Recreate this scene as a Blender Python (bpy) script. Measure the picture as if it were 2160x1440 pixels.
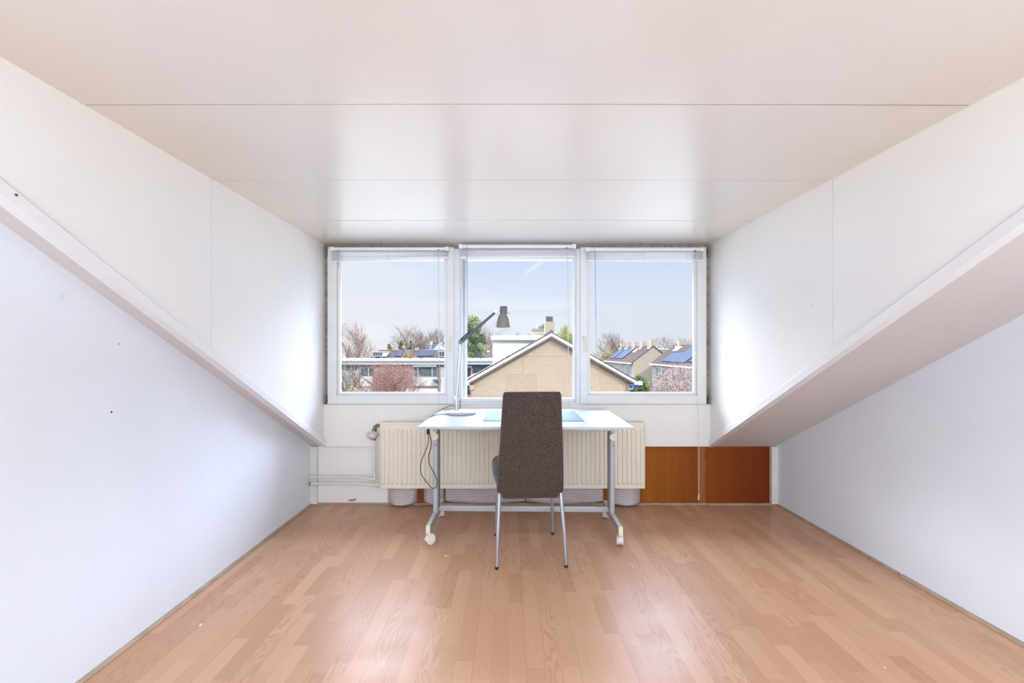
import bpy, math, random
from mathutils import Vector, Matrix, noise
C = bpy.context.scene.collection
PI = math.pi
for o in list(bpy.data.objects): bpy.data.objects.remove(o)

# ---------------------------------------------------------------- camera
F = 960.0; CX, CY = 1074.0, 743.0; H = 1.14
cd = bpy.data.cameras.new('camera'); cam = bpy.data.objects.new('camera', cd); C.objects.link(cam)
cd.sensor_width = 36; cd.lens = 16.0; cd.clip_start = .02; cd.clip_end = 1000
cd.shift_x = (1080-CX)/2160.0; cd.shift_y = (CY-720)/2160.0
cam.location = (0, 0, H); cam.rotation_euler = (PI/2, 0, 0)
bpy.context.scene.camera = cam
vs = bpy.context.scene.view_settings
vs.view_transform = 'Standard'; vs.look = 'None'; vs.exposure = 0.22; vs.gamma = 1; vs.use_curve_mapping = False

def P(x, y, Y):   # pixel at depth Y -> point
    return Vector(((x-CX)*Y/F, Y, H-(y-CY)*Y/F))

# ---------------------------------------------------------------- sky
w = bpy.data.worlds.new('sky'); bpy.context.scene.world = w; w.use_nodes = True
nt = w.node_tree; nt.nodes.clear()
def N(t, typ, **kw):
    n = t.nodes.new(typ)
    for k, v in kw.items(): setattr(n, k, v)
    return n
out = N(nt, 'ShaderNodeOutputWorld'); bg = N(nt, 'ShaderNodeBackground')
tc = N(nt, 'ShaderNodeTexCoord'); sp = N(nt, 'ShaderNodeSeparateXYZ')
nt.links.new(tc.outputs['Generated'], sp.inputs[0])
ramp = N(nt, 'ShaderNodeValToRGB'); cr = ramp.color_ramp
nt.links.new(sp.outputs['Z'], ramp.inputs[0])
cr.elements[0].position = 0.0; cr.elements[0].color = (.76, .80, .88, 1)
cr.elements[1].position = 1.0; cr.elements[1].color = (.60, .74, 1, 1)
for p_, c_ in ((.10, (.76, .81, .93, 1)), (.20, (.63, .75, .99, 1)), (.40, (.64, .75, 1, 1))):
    e = cr.elements.new(p_); e.color = c_
# thin cloud, whiter towards the left
mp = N(nt, 'ShaderNodeMapping'); mp.inputs['Scale'].default_value = (1.2, 1.2, 7)
nt.links.new(tc.outputs['Generated'], mp.inputs[0])
nz = N(nt, 'ShaderNodeTexNoise'); nz.inputs['Scale'].default_value = 2.2; nz.inputs['Detail'].default_value = 7
nt.links.new(mp.outputs[0], nz.inputs['Vector'])
ma = N(nt, 'ShaderNodeMath', operation='MULTIPLY_ADD'); nt.links.new(sp.outputs['X'], ma.inputs[0]); ma.inputs[1].default_value = -.62
nt.links.new(nz.outputs[0], ma.inputs[2])
cl = N(nt, 'ShaderNodeMapRange'); nt.links.new(ma.outputs[0], cl.inputs[0])
cl.inputs[1].default_value = .40; cl.inputs[2].default_value = .85; cl.inputs[4].default_value = .95
mx = N(nt, 'ShaderNodeMix', data_type='RGBA'); nt.links.new(cl.outputs[0], mx.inputs[0])
nt.links.new(ramp.outputs[0], mx.inputs[6]); mx.inputs[7].default_value = (.89, .91, .97, 1)
# long wisp of cloud high over the ridge
vd = N(nt, 'ShaderNodeVectorMath', operation='SUBTRACT'); nt.links.new(tc.outputs['Generated'], vd.inputs[0]); vd.inputs[1].default_value = (.056, .981, .185)
vr = N(nt, 'ShaderNodeMapping'); vr.inputs['Rotation'].default_value = (0, math.radians(33), 0); vr.inputs['Scale'].default_value = (1, 1, 1)
nt.links.new(vd.outputs[0], vr.inputs[0])
wn = N(nt, 'ShaderNodeTexNoise'); wn.inputs['Scale'].default_value = 60; nt.links.new(tc.outputs['Generated'], wn.inputs['Vector'])
s2 = N(nt, 'ShaderNodeSeparateXYZ'); nt.links.new(vr.outputs[0], s2.inputs[0])
def wm(op, a, b, c=None):
    n = N(nt, 'ShaderNodeMath', operation=op)
    for i, v in enumerate((a, b, c)):
        if v is None: continue
        if isinstance(v, (int, float)): n.inputs[i].default_value = v
        else: nt.links.new(v, n.inputs[i])
    return n.outputs[0]
ax = wm('POWER', wm('ABSOLUTE', wm('DIVIDE', s2.outputs['X'], .036), 0), 2)
az = wm('POWER', wm('ABSOLUTE', wm('DIVIDE', s2.outputs['Z'], .006), 0), 2)
ay = wm('GREATER_THAN', sp.outputs['Y'], 0)
g = wm('SUBTRACT', 1.25, wm('ADD', wm('ADD', ax, az), wm('MULTIPLY', wn.outputs[0], .6)))
g = wm('MULTIPLY', wm('MAXIMUM', wm('MINIMUM', g, 1), 0), wm('MULTIPLY', ay, .65))
mw = N(nt, 'ShaderNodeMix', data_type='RGBA'); nt.links.new(g, mw.inputs[0])
nt.links.new(mx.outputs[2], mw.inputs[6]); mw.inputs[7].default_value = (.93, .93, .97, 1)
# the open sky higher up is far brighter than the strip over the roofs
st = N(nt, 'ShaderNodeMapRange', interpolation_type='SMOOTHSTEP'); nt.links.new(sp.outputs['Z'], st.inputs[0])
st.inputs[1].default_value = .21; st.inputs[2].default_value = .42; st.inputs[3].default_value = 1.0; st.inputs[4].default_value = 19.0
st2 = N(nt, 'ShaderNodeMapRange', interpolation_type='SMOOTHSTEP'); nt.links.new(sp.outputs['Y'], st2.inputs[0])
st2.inputs[1].default_value = .0; st2.inputs[2].default_value = .6; st2.inputs[3].default_value = .15; st2.inputs[4].default_value = 1.0
bs = wm('ADD', .86, wm('MULTIPLY', wm('SUBTRACT', st.outputs[0], 1.0), st2.outputs[0]))
nt.links.new(mw.outputs[2], bg.inputs[0]); nt.links.new(bs, bg.inputs[1])
nt.links.new(bg.outputs[0], out.inputs[0])

# ---------------------------------------------------------------- sun, portal and fill lights
sd = bpy.data.lights.new('sun', 'SUN'); sd.energy = 2.6; sd.angle = .01; sd.color = (1, .95, .86)
so = bpy.data.objects.new('sun', sd); C.objects.link(so)
so.rotation_euler = Vector((-.42, .74, -.60)).to_track_quat('-Z', 'Y').to_euler()
def arealight(name, loc, rot, sx, sy, e, col, portal=False):
    l = bpy.data.lights.new(name, 'AREA'); l.shape = 'RECTANGLE'; l.size = sx; l.size_y = sy; l.energy = e; l.color = col
    if portal: l.cycles.is_portal = True
    o = bpy.data.objects.new(name, l); C.objects.link(o); o.location = loc; o.rotation_euler = rot
    return o
arealight('window_portal', (.06, 3.50, 1.345), (-PI/2, 0, 0), 2.9, 1.19, 1, (1, 1, 1), True)
# fill lights added out of view behind the camera to brighten the room
arealight('up_fill_light', (.25, -1.25, 1.10), (PI, 0, 0), 1.4, .7, 68, (.90, .95, 1.0))
arealight('rear_fill_light', (.26, -1.84, 1.08), (PI/2, 0, 0), 2.9, 1.5, 50, (.72, .87, 1.0))

# ---------------------------------------------------------------- materials
MATS = {}
def nodes(name):
    m = bpy.data.materials.new(name); m.use_nodes = True
    t = m.node_tree; b = t.nodes['Principled BSDF']
    return m, t, b
def objcoord(t, scale=(1, 1, 1), world=True):
    if world:
        g = N(t, 'ShaderNodeNewGeometry'); s = g.outputs['Position']
    else:
        g = N(t, 'ShaderNodeTexCoord'); s = g.outputs['Object']
    m = N(t, 'ShaderNodeMapping'); m.inputs['Scale'].default_value = scale
    t.links.new(s, m.inputs[0]); return m.outputs[0]
def noise_tex(t, vec, scale, detail=4, rough=.55, dist=0):
    n = N(t, 'ShaderNodeTexNoise'); n.inputs['Scale'].default_value = scale; n.inputs['Detail'].default_value = detail
    n.inputs['Roughness'].default_value = rough; n.inputs['Distortion'].default_value = dist
    t.links.new(vec, n.inputs['Vector']); return n.outputs[0]
def mrange(t, v, a, b, c=0, d=1):
    n = N(t, 'ShaderNodeMapRange'); t.links.new(v, n.inputs[0])
    for i, x in enumerate((a, b, c, d)): n.inputs[i+1].default_value = x
    return n.outputs[0]
def mixc(t, f, a, b, mode='MIX'):
    n = N(t, 'ShaderNodeMix', data_type='RGBA', blend_type=mode)
    for i, v in ((0, f), (6, a), (7, b)):
        if isinstance(v, (int, float)): n.inputs[i].default_value = v
        elif isinstance(v, tuple): n.inputs[i].default_value = (*v, 1) if len(v) == 3 else v
        else: t.links.new(v, n.inputs[i])
    return n.outputs[2]
def mth(t, op, a, b=0, c=None):
    n = N(t, 'ShaderNodeMath', operation=op)
    for i, v in enumerate((a, b, c)):
        if v is None: continue
        if isinstance(v, (int, float)): n.inputs[i].default_value = v
        else: t.links.new(v, n.inputs[i])
    return n.outputs[0]
def bump(t, b, v, strength, dist):
    n = N(t, 'ShaderNodeBump'); n.inputs['Strength'].default_value = strength; n.inputs['Distance'].default_value = dist
    t.links.new(v, n.inputs['Height']); t.links.new(n.outputs[0], b.inputs['Normal'])
def M(name, col=(.8, .8, .8), rough=.5, metal=0, var=.06, scale=8, bmp=0, bscale=120, coat=0, spec=.5, col2=None):
    if name in MATS: return MATS[name]
    m, t, b = nodes(name)
    b.inputs['Roughness'].default_value = rough; b.inputs['Metallic'].default_value = metal
    b.inputs['Coat Weight'].default_value = coat; b.inputs['Specular IOR Level'].default_value = spec
    v = objcoord(t)
    n = noise_tex(t, v, scale, 5)
    c2 = col2 if col2 else tuple(max(0, c*(1-var*2)) for c in col)
    t.links.new(mixc(t, mrange(t, n, .35, .65), col, c2), b.inputs['Base Color'])
    if bmp: bump(t, b, noise_tex(t, v, bscale, 3), bmp, .002)
    MATS[name] = m; return m

def wall_mat(name, col, dirt, rough=.45, stain=.25, bstr=.12, bscale=160, spec=.5, yellow=0):
    m, t, b = nodes(name); v = objcoord(t)
    base = mixc(t, mrange(t, noise_tex(t, v, 1.3, 6), .40, .72), col, tuple(c*.94 for c in col))
    # scuffs and small marks
    vs_ = objcoord(t, (1, 1, .5))
    sc = mrange(t, noise_tex(t, vs_, 9, 7, .7), .66, .80, 0, stain)
    base = mixc(t, sc, base, dirt)
    vo = N(t, 'ShaderNodeTexVoronoi'); vo.inputs['Scale'].default_value = 3.1; t.links.new(v, vo.inputs['Vector'])
    dots = mrange(t, vo.outputs['Distance'], .006, .017, .55, 0)
    base = mixc(t, dots, base, (.25, .22, .22))
    if yellow:   # yellower towards the ceiling joint
        g = N(t, 'ShaderNodeNewGeometry'); s3 = N(t, 'ShaderNodeSeparateXYZ'); t.links.new(g.outputs['Position'], s3.inputs[0])
        e = mrange(t, mth(t, 'ADD', s3.outputs[2], mth(t, 'MULTIPLY', noise_tex(t, v, 2.2, 5), .5)), 1.85, 2.25, 0, yellow)
        base = mixc(t, e, base, (.90, .81, .71))
    t.links.new(base, b.inputs['Base Color'])
    b.inputs['Roughness'].default_value = rough; b.inputs['Specular IOR Level'].default_value = spec
    hb = mth(t, 'ADD', noise_tex(t, v, bscale, 3), mth(t, 'MULTIPLY', noise_tex(t, v, 14, 3), 1.6))
    bump(t, b, hb, bstr, .002)
    return m
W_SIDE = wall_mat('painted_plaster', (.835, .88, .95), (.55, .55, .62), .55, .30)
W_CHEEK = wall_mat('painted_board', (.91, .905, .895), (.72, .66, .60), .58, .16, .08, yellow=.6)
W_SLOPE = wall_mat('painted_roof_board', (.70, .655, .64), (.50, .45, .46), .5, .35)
W_LOW = wall_mat('painted_knee_board', (.87, .83, .79), (.60, .52, .42), .5, .30)

def ceiling_mat():
    m, t, b = nodes('ceiling_paint'); v = objcoord(t)
    base = mixc(t, mrange(t, noise_tex(t, v, 1.1, 5), .35, .7), (.83, .80, .765), (.79, .76, .725))
    # smoke-yellowed edges along both sides
    g = N(t, 'ShaderNodeNewGeometry'); s = N(t, 'ShaderNodeSeparateXYZ'); t.links.new(g.outputs['Position'], s.inputs[0])
    e = mrange(t, mth(t, 'ADD', mth(t, 'ABSOLUTE', mth(t, 'SUBTRACT', s.outputs[0], .06)), mth(t, 'MULTIPLY', noise_tex(t, v, 2.5, 4), .5)), 1.22, 1.65, 0, .70)
    base = mixc(t, e, base, (.81, .71, .59))
    vo = N(t, 'ShaderNodeTexVoronoi'); vo.inputs['Scale'].default_value = 3.3; t.links.new(v, vo.inputs['Vector'])
    d = mrange(t, vo.outputs['Distance'], .012, .03, 1, 0)
    t.links.new(mixc(t, mth(t, 'MULTIPLY', d, .25), base, (.5, .46, .44)), b.inputs['Base Color'])
    b.inputs['Roughness'].default_value = .27; b.inputs['Specular IOR Level'].default_value = 1.0
    h = mth(t, 'ADD', noise_tex(t, v, 90, 3), mth(t, 'ADD', mth(t, 'MULTIPLY', noise_tex(t, v, 3, 2), 2.0), mth(t, 'MULTIPLY', d, 2)))
    bump(t, b, h, .10, .002)
    return m
W_CEIL = ceiling_mat()

def floor_mat():
    m, t, b = nodes('beech_laminate')
    g = N(t, 'ShaderNodeNewGeometry'); s = N(t, 'ShaderNodeSeparateXYZ'); t.links.new(g.outputs['Position'], s.inputs[0])
    X, Y = s.outputs[0], s.outputs[1]
    W = .0645; L = .40
    u = mth(t, 'DIVIDE', mth(t, 'ADD', X, 10), W); col = mth(t, 'FLOOR', u); fu = mth(t, 'FRACT', u)
    wn1 = N(t, 'ShaderNodeTexWhiteNoise', noise_dimensions='1D'); t.links.new(col, wn1.inputs['W'])
    y1 = mth(t, 'ADD', mth(t, 'DIVIDE', mth(t, 'ADD', Y, 10), L), mth(t, 'MULTIPLY', wn1.outputs[0], 5.3))
    # uneven strip lengths
    y2 = mth(t, 'ADD', y1, mth(t, 'MULTIPLY', mth(t, 'SINE', mth(t, 'ADD', mth(t, 'MULTIPLY', y1, 1.9), col)), .28))
    row = mth(t, 'FLOOR', y2); fv = mth(t, 'FRACT', y2)
    cv = N(t, 'ShaderNodeCombineXYZ'); t.links.new(col, cv.inputs[0]); t.links.new(row, cv.inputs[1])
    wn2 = N(t, 'ShaderNodeTexWhiteNoise', noise_dimensions='3D'); t.links.new(cv.outputs[0], wn2.inputs['Vector'])
    rnd = wn2.outputs[0]
    # grain coordinates differ per strip
    gv = N(t, 'ShaderNodeCombineXYZ')
    t.links.new(mth(t, 'ADD', mth(t, 'MULTIPLY', X, 13), mth(t, 'MULTIPLY', rnd, 37)), gv.inputs[0])
    t.links.new(mth(t, 'ADD', mth(t, 'MULTIPLY', Y, 1.7), mth(t, 'MULTIPLY', rnd, 91)), gv.inputs[1])
    n1 = noise_tex(t, gv.outputs[0], 1.0, 2, .5)
    rings = mth(t, 'ADD', mth(t, 'MULTIPLY', mth(t, 'SINE', mth(t, 'MULTIPLY', n1, 95)), .5), .5)
    rings = mth(t, 'POWER', rings, 3)
    gf = N(t, 'ShaderNodeCombineXYZ'); t.links.new(mth(t, 'MULTIPLY', X, 420), gf.inputs[0]); t.links.new(mth(t, 'MULTIPLY', Y, 11), gf.inputs[1]); t.links.new(rnd, gf.inputs[2])
    fine = noise_tex(t, gf.outputs[0], 1.0, 3, .6)
    c = mixc(t, rnd, (.52, .285, .172), (.63, .372, .236))
    wn3 = N(t, 'ShaderNodeTexWhiteNoise', noise_dimensions='3D'); t.links.new(cv.outputs[0], wn3.inputs['Vector'])
    sel = mth(t, 'GREATER_THAN', mth(t, 'FRACT', mth(t, 'MULTIPLY', rnd, 7.77)), .55)
    c = mixc(t, mth(t, 'MULTIPLY', mth(t, 'MULTIPLY', rings, sel), .30), c, (.32, .14, .07))
    c = mixc(t, mrange(t, fine, .35, .75, 0, .22), c, (.36, .17, .09))
    lineu = mth(t, 'MAXIMUM', mth(t, 'LESS_THAN', fu, .012), mth(t, 'LESS_THAN', fv, .004))
    c = mixc(t, mth(t, 'MULTIPLY', lineu, .22), c, (.22, .11, .06))
    u3 = mth(t, 'FRACT', mth(t, 'DIVIDE', u, 3.0))
    c = mixc(t, mth(t, 'MULTIPLY', mth(t, 'LESS_THAN', u3, .009), .30), c, (.16, .08, .045))
    v = objcoord(t)
    c = mixc(t, mrange(t, noise_tex(t, v, 3, 6, .65), .55, .8, 0, .18), c, (.62, .50, .46))
    t.links.new(c, b.inputs['Base Color'])
    t.links.new(mrange(t, noise_tex(t, v, 5, 5), .3, .7, .31, .41), b.inputs['Roughness'])
    b.inputs['Specular IOR Level'].default_value = .27
    bump(t, b, mth(t, 'ADD', fine, mth(t, 'MULTIPLY', noise_tex(t, v, 18, 3), 1.0)), .05, .001)
    return m
W_FLOOR = floor_mat()

def hardboard_mat():
    m, t, b = nodes('bare_brown_hardboard'); v = objcoord(t)
    g = N(t, 'ShaderNodeNewGeometry'); s = N(t, 'ShaderNodeSeparateXYZ'); t.links.new(g.outputs['Position'], s.inputs[0])
    stripe = noise_tex(t, objcoord(t, (16, 1, .6)), 1, 4)
    c = mixc(t, mrange(t, s.outputs[0], 1.0, 2.0), (.40, .125, .012), (.17, .020, .004))
    c = mixc(t, mrange(t, stripe, .4, .7, 0, .45), c, (.20, .04, .008))
    # pale water run below the panel end
    dx = mth(t, 'ABSOLUTE', mth(t, 'SUBTRACT', mth(t, 'SUBTRACT', s.outputs[0], 1.435), mth(t, 'MULTIPLY', noise_tex(t, objcoord(t, (1, 1, 9)), 2, 3), .03)))
    run = mrange(t, dx, .018, .03, .55, 0)
    c = mixc(t, run, c, (.42, .20, .07))
    sp_ = noise_tex(t, v, 220, 2)
    c = mixc(t, mrange(t, sp_, .45, .7, 0, .5), c, (.15, .035, .01))
    t.links.new(c, b.inputs['Base Color']); b.inputs['Roughness'].default_value = .6; b.inputs['Specular IOR Level'].default_value = .15
    bump(t, b, sp_, .15, .001)
    return m
HARD = hardboard_mat()

def foil_mat():
    m, t, b = nodes('bubble_foil')
    g = N(t, 'ShaderNodeNewGeometry'); s = N(t, 'ShaderNodeSeparateXYZ'); t.links.new(g.outputs['Position'], s.inputs[0])
    a = mth(t, 'SINE', mth(t, 'MULTIPLY', mth(t, 'ADD', s.outputs[0], mth(t, 'MULTIPLY', s.outputs[2], .7)), 330))
    c = mth(t, 'SINE', mth(t, 'MULTIPLY', mth(t, 'SUBTRACT', s.outputs[0], mth(t, 'MULTIPLY', s.outputs[2], .9)), 330))
    p = mth(t, 'MULTIPLY', a, c)
    k = mrange(t, p, -.3, .5)
    t.links.new(mixc(t, k, (.42, .34, .33), (.90, .85, .85)), b.inputs['Base Color'])
    b.inputs['Roughness'].default_value = .35; b.inputs['Metallic'].default_value = .35
    bump(t, b, p, .6, .003)
    return m
FOIL = foil_mat()

def fabric_mat(name, ca, cb):
    m, t, b = nodes(name); v = objcoord(t, world=False)
    a = noise_tex(t, objcoord(t, (1, 1, .35), False), 420, 2); c = noise_tex(t, objcoord(t, (.35, 1, 1), False), 420, 2)
    k = mrange(t, mth(t, 'MULTIPLY', mth(t, 'ADD', a, c), .5), .36, .64)
    t.links.new(mixc(t, k, ca, cb), b.inputs['Base Color'])
    b.inputs['Roughness'].default_value = .9; b.inputs['Specular IOR Level'].default_value = .2
    b.inputs['Sheen Weight'].default_value = .35; b.inputs['Sheen Roughness'].default_value = .4
    bump(t, b, k, .5, .0015)
    return m
FABRIC = fabric_mat('brown_tweed', (.018, .011, .010), (.138, .098, .084))

def glass_mat(name='window_glass', tint=(.985, .99, .99)):
    m, t, b = nodes(name); t.nodes.remove(b)
    o = [n for n in t.nodes if n.type == 'OUTPUT_MATERIAL'][0]
    tr = N(t, 'ShaderNodeBsdfTransparent'); tr.inputs[0].default_value = (*tint, 1)
    gl = N(t, 'ShaderNodeBsdfGlossy'); gl.inputs['Roughness'].default_value = .01
    fr = N(t, 'ShaderNodeFresnel'); fr.inputs[0].default_value = 1.16
    mxs = N(t, 'ShaderNodeMixShader'); t.links.new(fr.outputs[0], mxs.inputs[0]); t.links.new(tr.outputs[0], mxs.inputs[1]); t.links.new(gl.outputs[0], mxs.inputs[2])
    t.links.new(mxs.outputs[0], o.inputs[0]); return m
GLASS = glass_mat()

def brick_mat(name, c1, c2, mortar, bw=.21, bh=.0625, axis='XZ', ms=.012):
    m, t, b = nodes(name)
    g = N(t, 'ShaderNodeNewGeometry'); s = N(t, 'ShaderNodeSeparateXYZ'); t.links.new(g.outputs['Position'], s.inputs[0])
    cv = N(t, 'ShaderNodeCombineXYZ')
    t.links.new(mth(t, 'ADD', s.outputs[0], s.outputs[1]), cv.inputs[0]); t.links.new(s.outputs[2], cv.inputs[1])
    br = N(t, 'ShaderNodeTexBrick'); t.links.new(cv.outputs[0], br.inputs['Vector'])
    br.inputs['Color1'].default_value = (*c1, 1); br.inputs['Color2'].default_value = (*c2, 1); br.inputs['Mortar'].default_value = (*mortar, 1)
    br.inputs['Scale'].default_value = 1; br.inputs['Brick Width'].default_value = bw; br.inputs['Row Height'].default_value = bh
    br.inputs['Mortar Size'].default_value = ms; br.inputs['Mortar Smooth'].default_value = .3
    v = objcoord(t)
    t.links.new(mixc(t, mrange(t, noise_tex(t, v, .8, 6), .4, .7, 0, .18), br.outputs[0], mortar), b.inputs['Base Color'])
    b.inputs['Roughness'].default_value = .85
    bump(t, b, br.outputs['Fac'], -.1, .004)
    return m
BRICK = brick_mat('yellow_brick', (.335, .26, .18), (.385, .30, .21), (.215, .16, .115))
BRICK_FAR = brick_mat('cream_brick', (.30, .255, .20), (.34, .29, .225), (.24, .195, .15))
BRICK_RED = brick_mat('red_brick', (.24, .13, .11), (.29, .16, .13), (.24, .18, .16))
BRICK_SHADE = brick_mat('shaded_grey_brick', (.13, .11, .10), (.16, .135, .12), (.12, .105, .10))  # side walls turned from the sun, their shade put into the brick colour
def tile_mat(name, c1, c2, pitch=.3):
    m, t, b = nodes(name)
    g = N(t, 'ShaderNodeNewGeometry'); s = N(t, 'ShaderNodeSeparateXYZ'); t.links.new(g.outputs['Position'], s.inputs[0])
    wv = mth(t, 'FRACT', mth(t, 'DIVIDE', mth(t, 'ADD', s.outputs[2], 50), pitch*.5))
    n = noise_tex(t, objcoord(t), 5, 4)
    c = mixc(t, mrange(t, n, .35, .65), c1, c2)
    c = mixc(t, mth(t, 'MULTIPLY', mth(t, 'LESS_THAN', wv, .18), .45), c, tuple(x*.5 for x in c1))
    t.links.new(c, b.inputs['Base Color']); b.inputs['Roughness'].default_value = .9; b.inputs['Specular IOR Level'].default_value = .04
    return m
TILE = tile_mat('roof_tiles_grey', (.075, .073, .075), (.11, .105, .10))
TILE_P = tile_mat('roof_tiles_plum', (.050, .034, .031), (.072, .050, .045))
def panel_mat():
    m, t, b = nodes('solar_cells')
    g = N(t, 'ShaderNodeNewGeometry'); s = N(t, 'ShaderNodeSeparateXYZ'); t.links.new(g.outputs['Position'], s.inputs[0])
    lx = mth(t, 'LESS_THAN', mth(t, 'FRACT', mth(t, 'DIVIDE', mth(t, 'ADD', s.outputs[0], s.outputs[1]), 1.0)), .05)
    t.links.new(mixc(t, lx, (.007, .012, .03), (.05, .06, .08)), b.inputs['Base Color'])
    b.inputs['Roughness'].default_value = .6; b.inputs['Specular IOR Level'].default_value = .02
    return m
SOLAR = panel_mat()

WHITE = M('white_paint', (.80, .80, .80), .38, var=.02, bmp=.05)
SASH = M('aged_white_window_paint', (.82, .82, .81), .38, var=.03, scale=5, bmp=.05)
GRIME = M('brown_grime_gap', (.42, .35, .28), .8, var=.2, scale=30, bmp=.2)
BLINDW = M('white_blind_lacquer', (.90, .89, .90), .35, var=.01)
SLATW = M('blind_slat_lacquer', (.93, .92, .92), .35, var=.02)
CREAM = M('cream_plastic', (.84, .79, .62), .4, var=.03)
RADM = M('cream_radiator_enamel', (.87, .79, .65), .38, var=.02, scale=3)
PIPE = M('painted_pipe', (.78, .74, .70), .4, var=.04)
DKMETAL = M('tarnished_fitting', (.25, .23, .20), .4, .7, var=.2, scale=40)
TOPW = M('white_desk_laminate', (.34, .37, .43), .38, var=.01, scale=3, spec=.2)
GREYM = M('grey_powder_coated_steel', (.50, .51, .53), .38, .3, var=.03)
GREYD = M('dark_channel_steel', (.20, .21, .22), .45, .3, var=.05)
CHROME = M('silver_lamp_metal', (.70, .71, .74), .25, .8, var=.03)
LAMPD = M('dark_grey_lamp_metal', (.12, .125, .14), .35, .5, var=.05)
SHADEM = M('smoky_lamp_shade', (.30, .28, .27), .22, .3, var=.05, coat=.4)
BLACK = M('black_rubber', (.02, .02, .022), .5, var=.05)
LEGM = M('brushed_grey_chair_steel', (.40, .40, .42), .35, .55, var=.03)
TRIMW = M('white_trim_gloss', (.86, .86, .87), .32, var=.01, scale=4, bmp=.04, bscale=30)
BATTEN = M('cream_batten_paint', (.78, .75, .69), .45, var=.04)
WOOD = M('beech_edge_strip', (.44, .31, .21), .5, var=.12, scale=14)
WOODD = M('dark_joint', (.14, .08, .05), .7, var=.1)
LAMPG = None

# ---------------------------------------------------------------- mesh builders
class MB:
    def __init__(s): s.v = []; s.f = []
    def add(s, vs, fs):
        n = len(s.v); s.v += [tuple(v) for v in vs]; s.f += [tuple(i+n for i in f) for f in fs]; return s
    def box(s, x0, x1, y0, y1, z0, z1, mat=None):
        vs = [Vector((x, y, z)) for z in (z0, z1) for y in (y0, y1) for x in (x0, x1)]
        if mat is not None: vs = [mat @ v for v in vs]
        return s.add(vs, [(0, 2, 3, 1), (4, 5, 7, 6), (0, 1, 5, 4), (2, 6, 7, 3), (0, 4, 6, 2), (1, 3, 7, 5)])
    def prism(s, poly, axis, a, b):   # poly in the two other axes
        vs = []
        for t in (a, b):
            for p, q in poly:
                vs.append({'X': (t, p, q), 'Y': (p, t, q), 'Z': (p, q, t)}[axis])
        n = len(poly)
        fs = [tuple(range(n)), tuple(reversed(range(n, 2*n)))] + [(i, i+n, (i+1) % n+n, (i+1) % n) for i in range(n)]
        return s.add(vs, fs)
    def tube(s, pts, r, n=10, cap=True):
        pts = [Vector(p) for p in pts]
        if not isinstance(r, (list, tuple)): r = [r]*len(pts)
        up = None; vs = []
        for i, p in enumerate(pts):
            d = (pts[min(i+1, len(pts)-1)] - pts[max(i-1, 0)])
            if d.length < 1e-9: d = Vector((0, 0, 1))
            d.normalize()
            if up is None:
                up = Vector((0, 0, 1)) if abs(d.z) < .9 else Vector((0, 1, 0))
            a = d.cross(up)
            if a.length < 1e-6: a = d.orthogonal()
            a.normalize(); b = a.cross(d); up = b
            for k in range(n):
                t = 2*PI*k/n; vs.append(p + a*(r[i]*math.cos(t)) + b*(r[i]*math.sin(t)))
        fs = []
        for i in range(len(pts)-1):
            for k in range(n):
                fs.append((i*n+k, i*n+(k+1) % n, (i+1)*n+(k+1) % n, (i+1)*n+k))
        if cap: fs += [tuple(reversed(range(n))), tuple(range((len(pts)-1)*n, len(pts)*n))]
        return s.add(vs, fs)
    def lathe(s, prof, c, n=32, mat=None):
        vs = []; c = Vector(c)
        for r, z in prof:
            for k in range(n):
                t = 2*PI*k/n; v = Vector((r*math.cos(t), r*math.sin(t), z))
                if mat is not None: v = mat @ v
                vs.append(c+v)
        m = len(prof); fs = [(i*n+k, i*n+(k+1) % n, (i+1)*n+(k+1) % n, (i+1)*n+k) for i in range(m-1) for k in range(n)]
        fs += [tuple(reversed(range(n))), tuple(range((m-1)*n, m*n))]
        return s.add(vs, fs)
    def loft(s, secs, n=28, p=5):  # secs: (center, hw, hd) superellipse in XY
        vs = []
        for c, hw, hd in secs:
            for k in range(n):
                t = 2*PI*k/n; ct, st_ = math.cos(t), math.sin(t)
                vs.append((c[0]+hw*math.copysign(abs(ct)**(2/p), ct), c[1]+hd*math.copysign(abs(st_)**(2/p), st_), c[2]))
        m = len(secs); fs = [(i*n+k, i*n+(k+1) % n, (i+1)*n+(k+1) % n, (i+1)*n+k) for i in range(m-1) for k in range(n)]
        fs += [tuple(reversed(range(n))), tuple(range((m-1)*n, m*n))]
        return s.add(vs, fs)
    def sphere(s, c, r, n=12, sc=(1, 1, 1)):
        prof = [(math.sin(PI*i/n)*r, -math.cos(PI*i/n)*r) for i in range(n+1)]
        prof[0] = (1e-4, -r); prof[-1] = (1e-4, r)
        return s.lathe(prof, c, n*2, Matrix.Diagonal((*sc, 1)))
    def build(s, name, mat, parent=None, smooth=False, bevel=0, seg=2, sub=0):
        me = bpy.data.meshes.new(name); me.from_pydata(s.v, [], s.f); me.update()
        o = bpy.data.objects.new(name, me); C.objects.link(o)
        me.materials.append(mat)
        if parent: o.parent = parent
        if smooth:
            for p in me.polygons: p.use_smooth = True
        if smooth == 'auto' or bevel:
            pass
        if bevel:
            md = o.modifiers.new('bevel', 'BEVEL'); md.width = bevel; md.segments = seg; md.limit_method = 'ANGLE'; md.angle_limit = math.radians(35)
        if smooth and not sub:
            try: me.set_sharp_from_angle(angle=math.radians(42))
            except Exception: pass
        if sub:
            md = o.modifiers.new('sub', 'SUBSURF'); md.levels = sub; md.render_levels = sub
        return o
def tag(o, label=None, cat=None, group=None, kind=None):
    if label: o['label'] = label
    if cat: o['category'] = cat
    if group: o['group'] = group
    if kind: o['kind'] = kind
    return o
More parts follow.
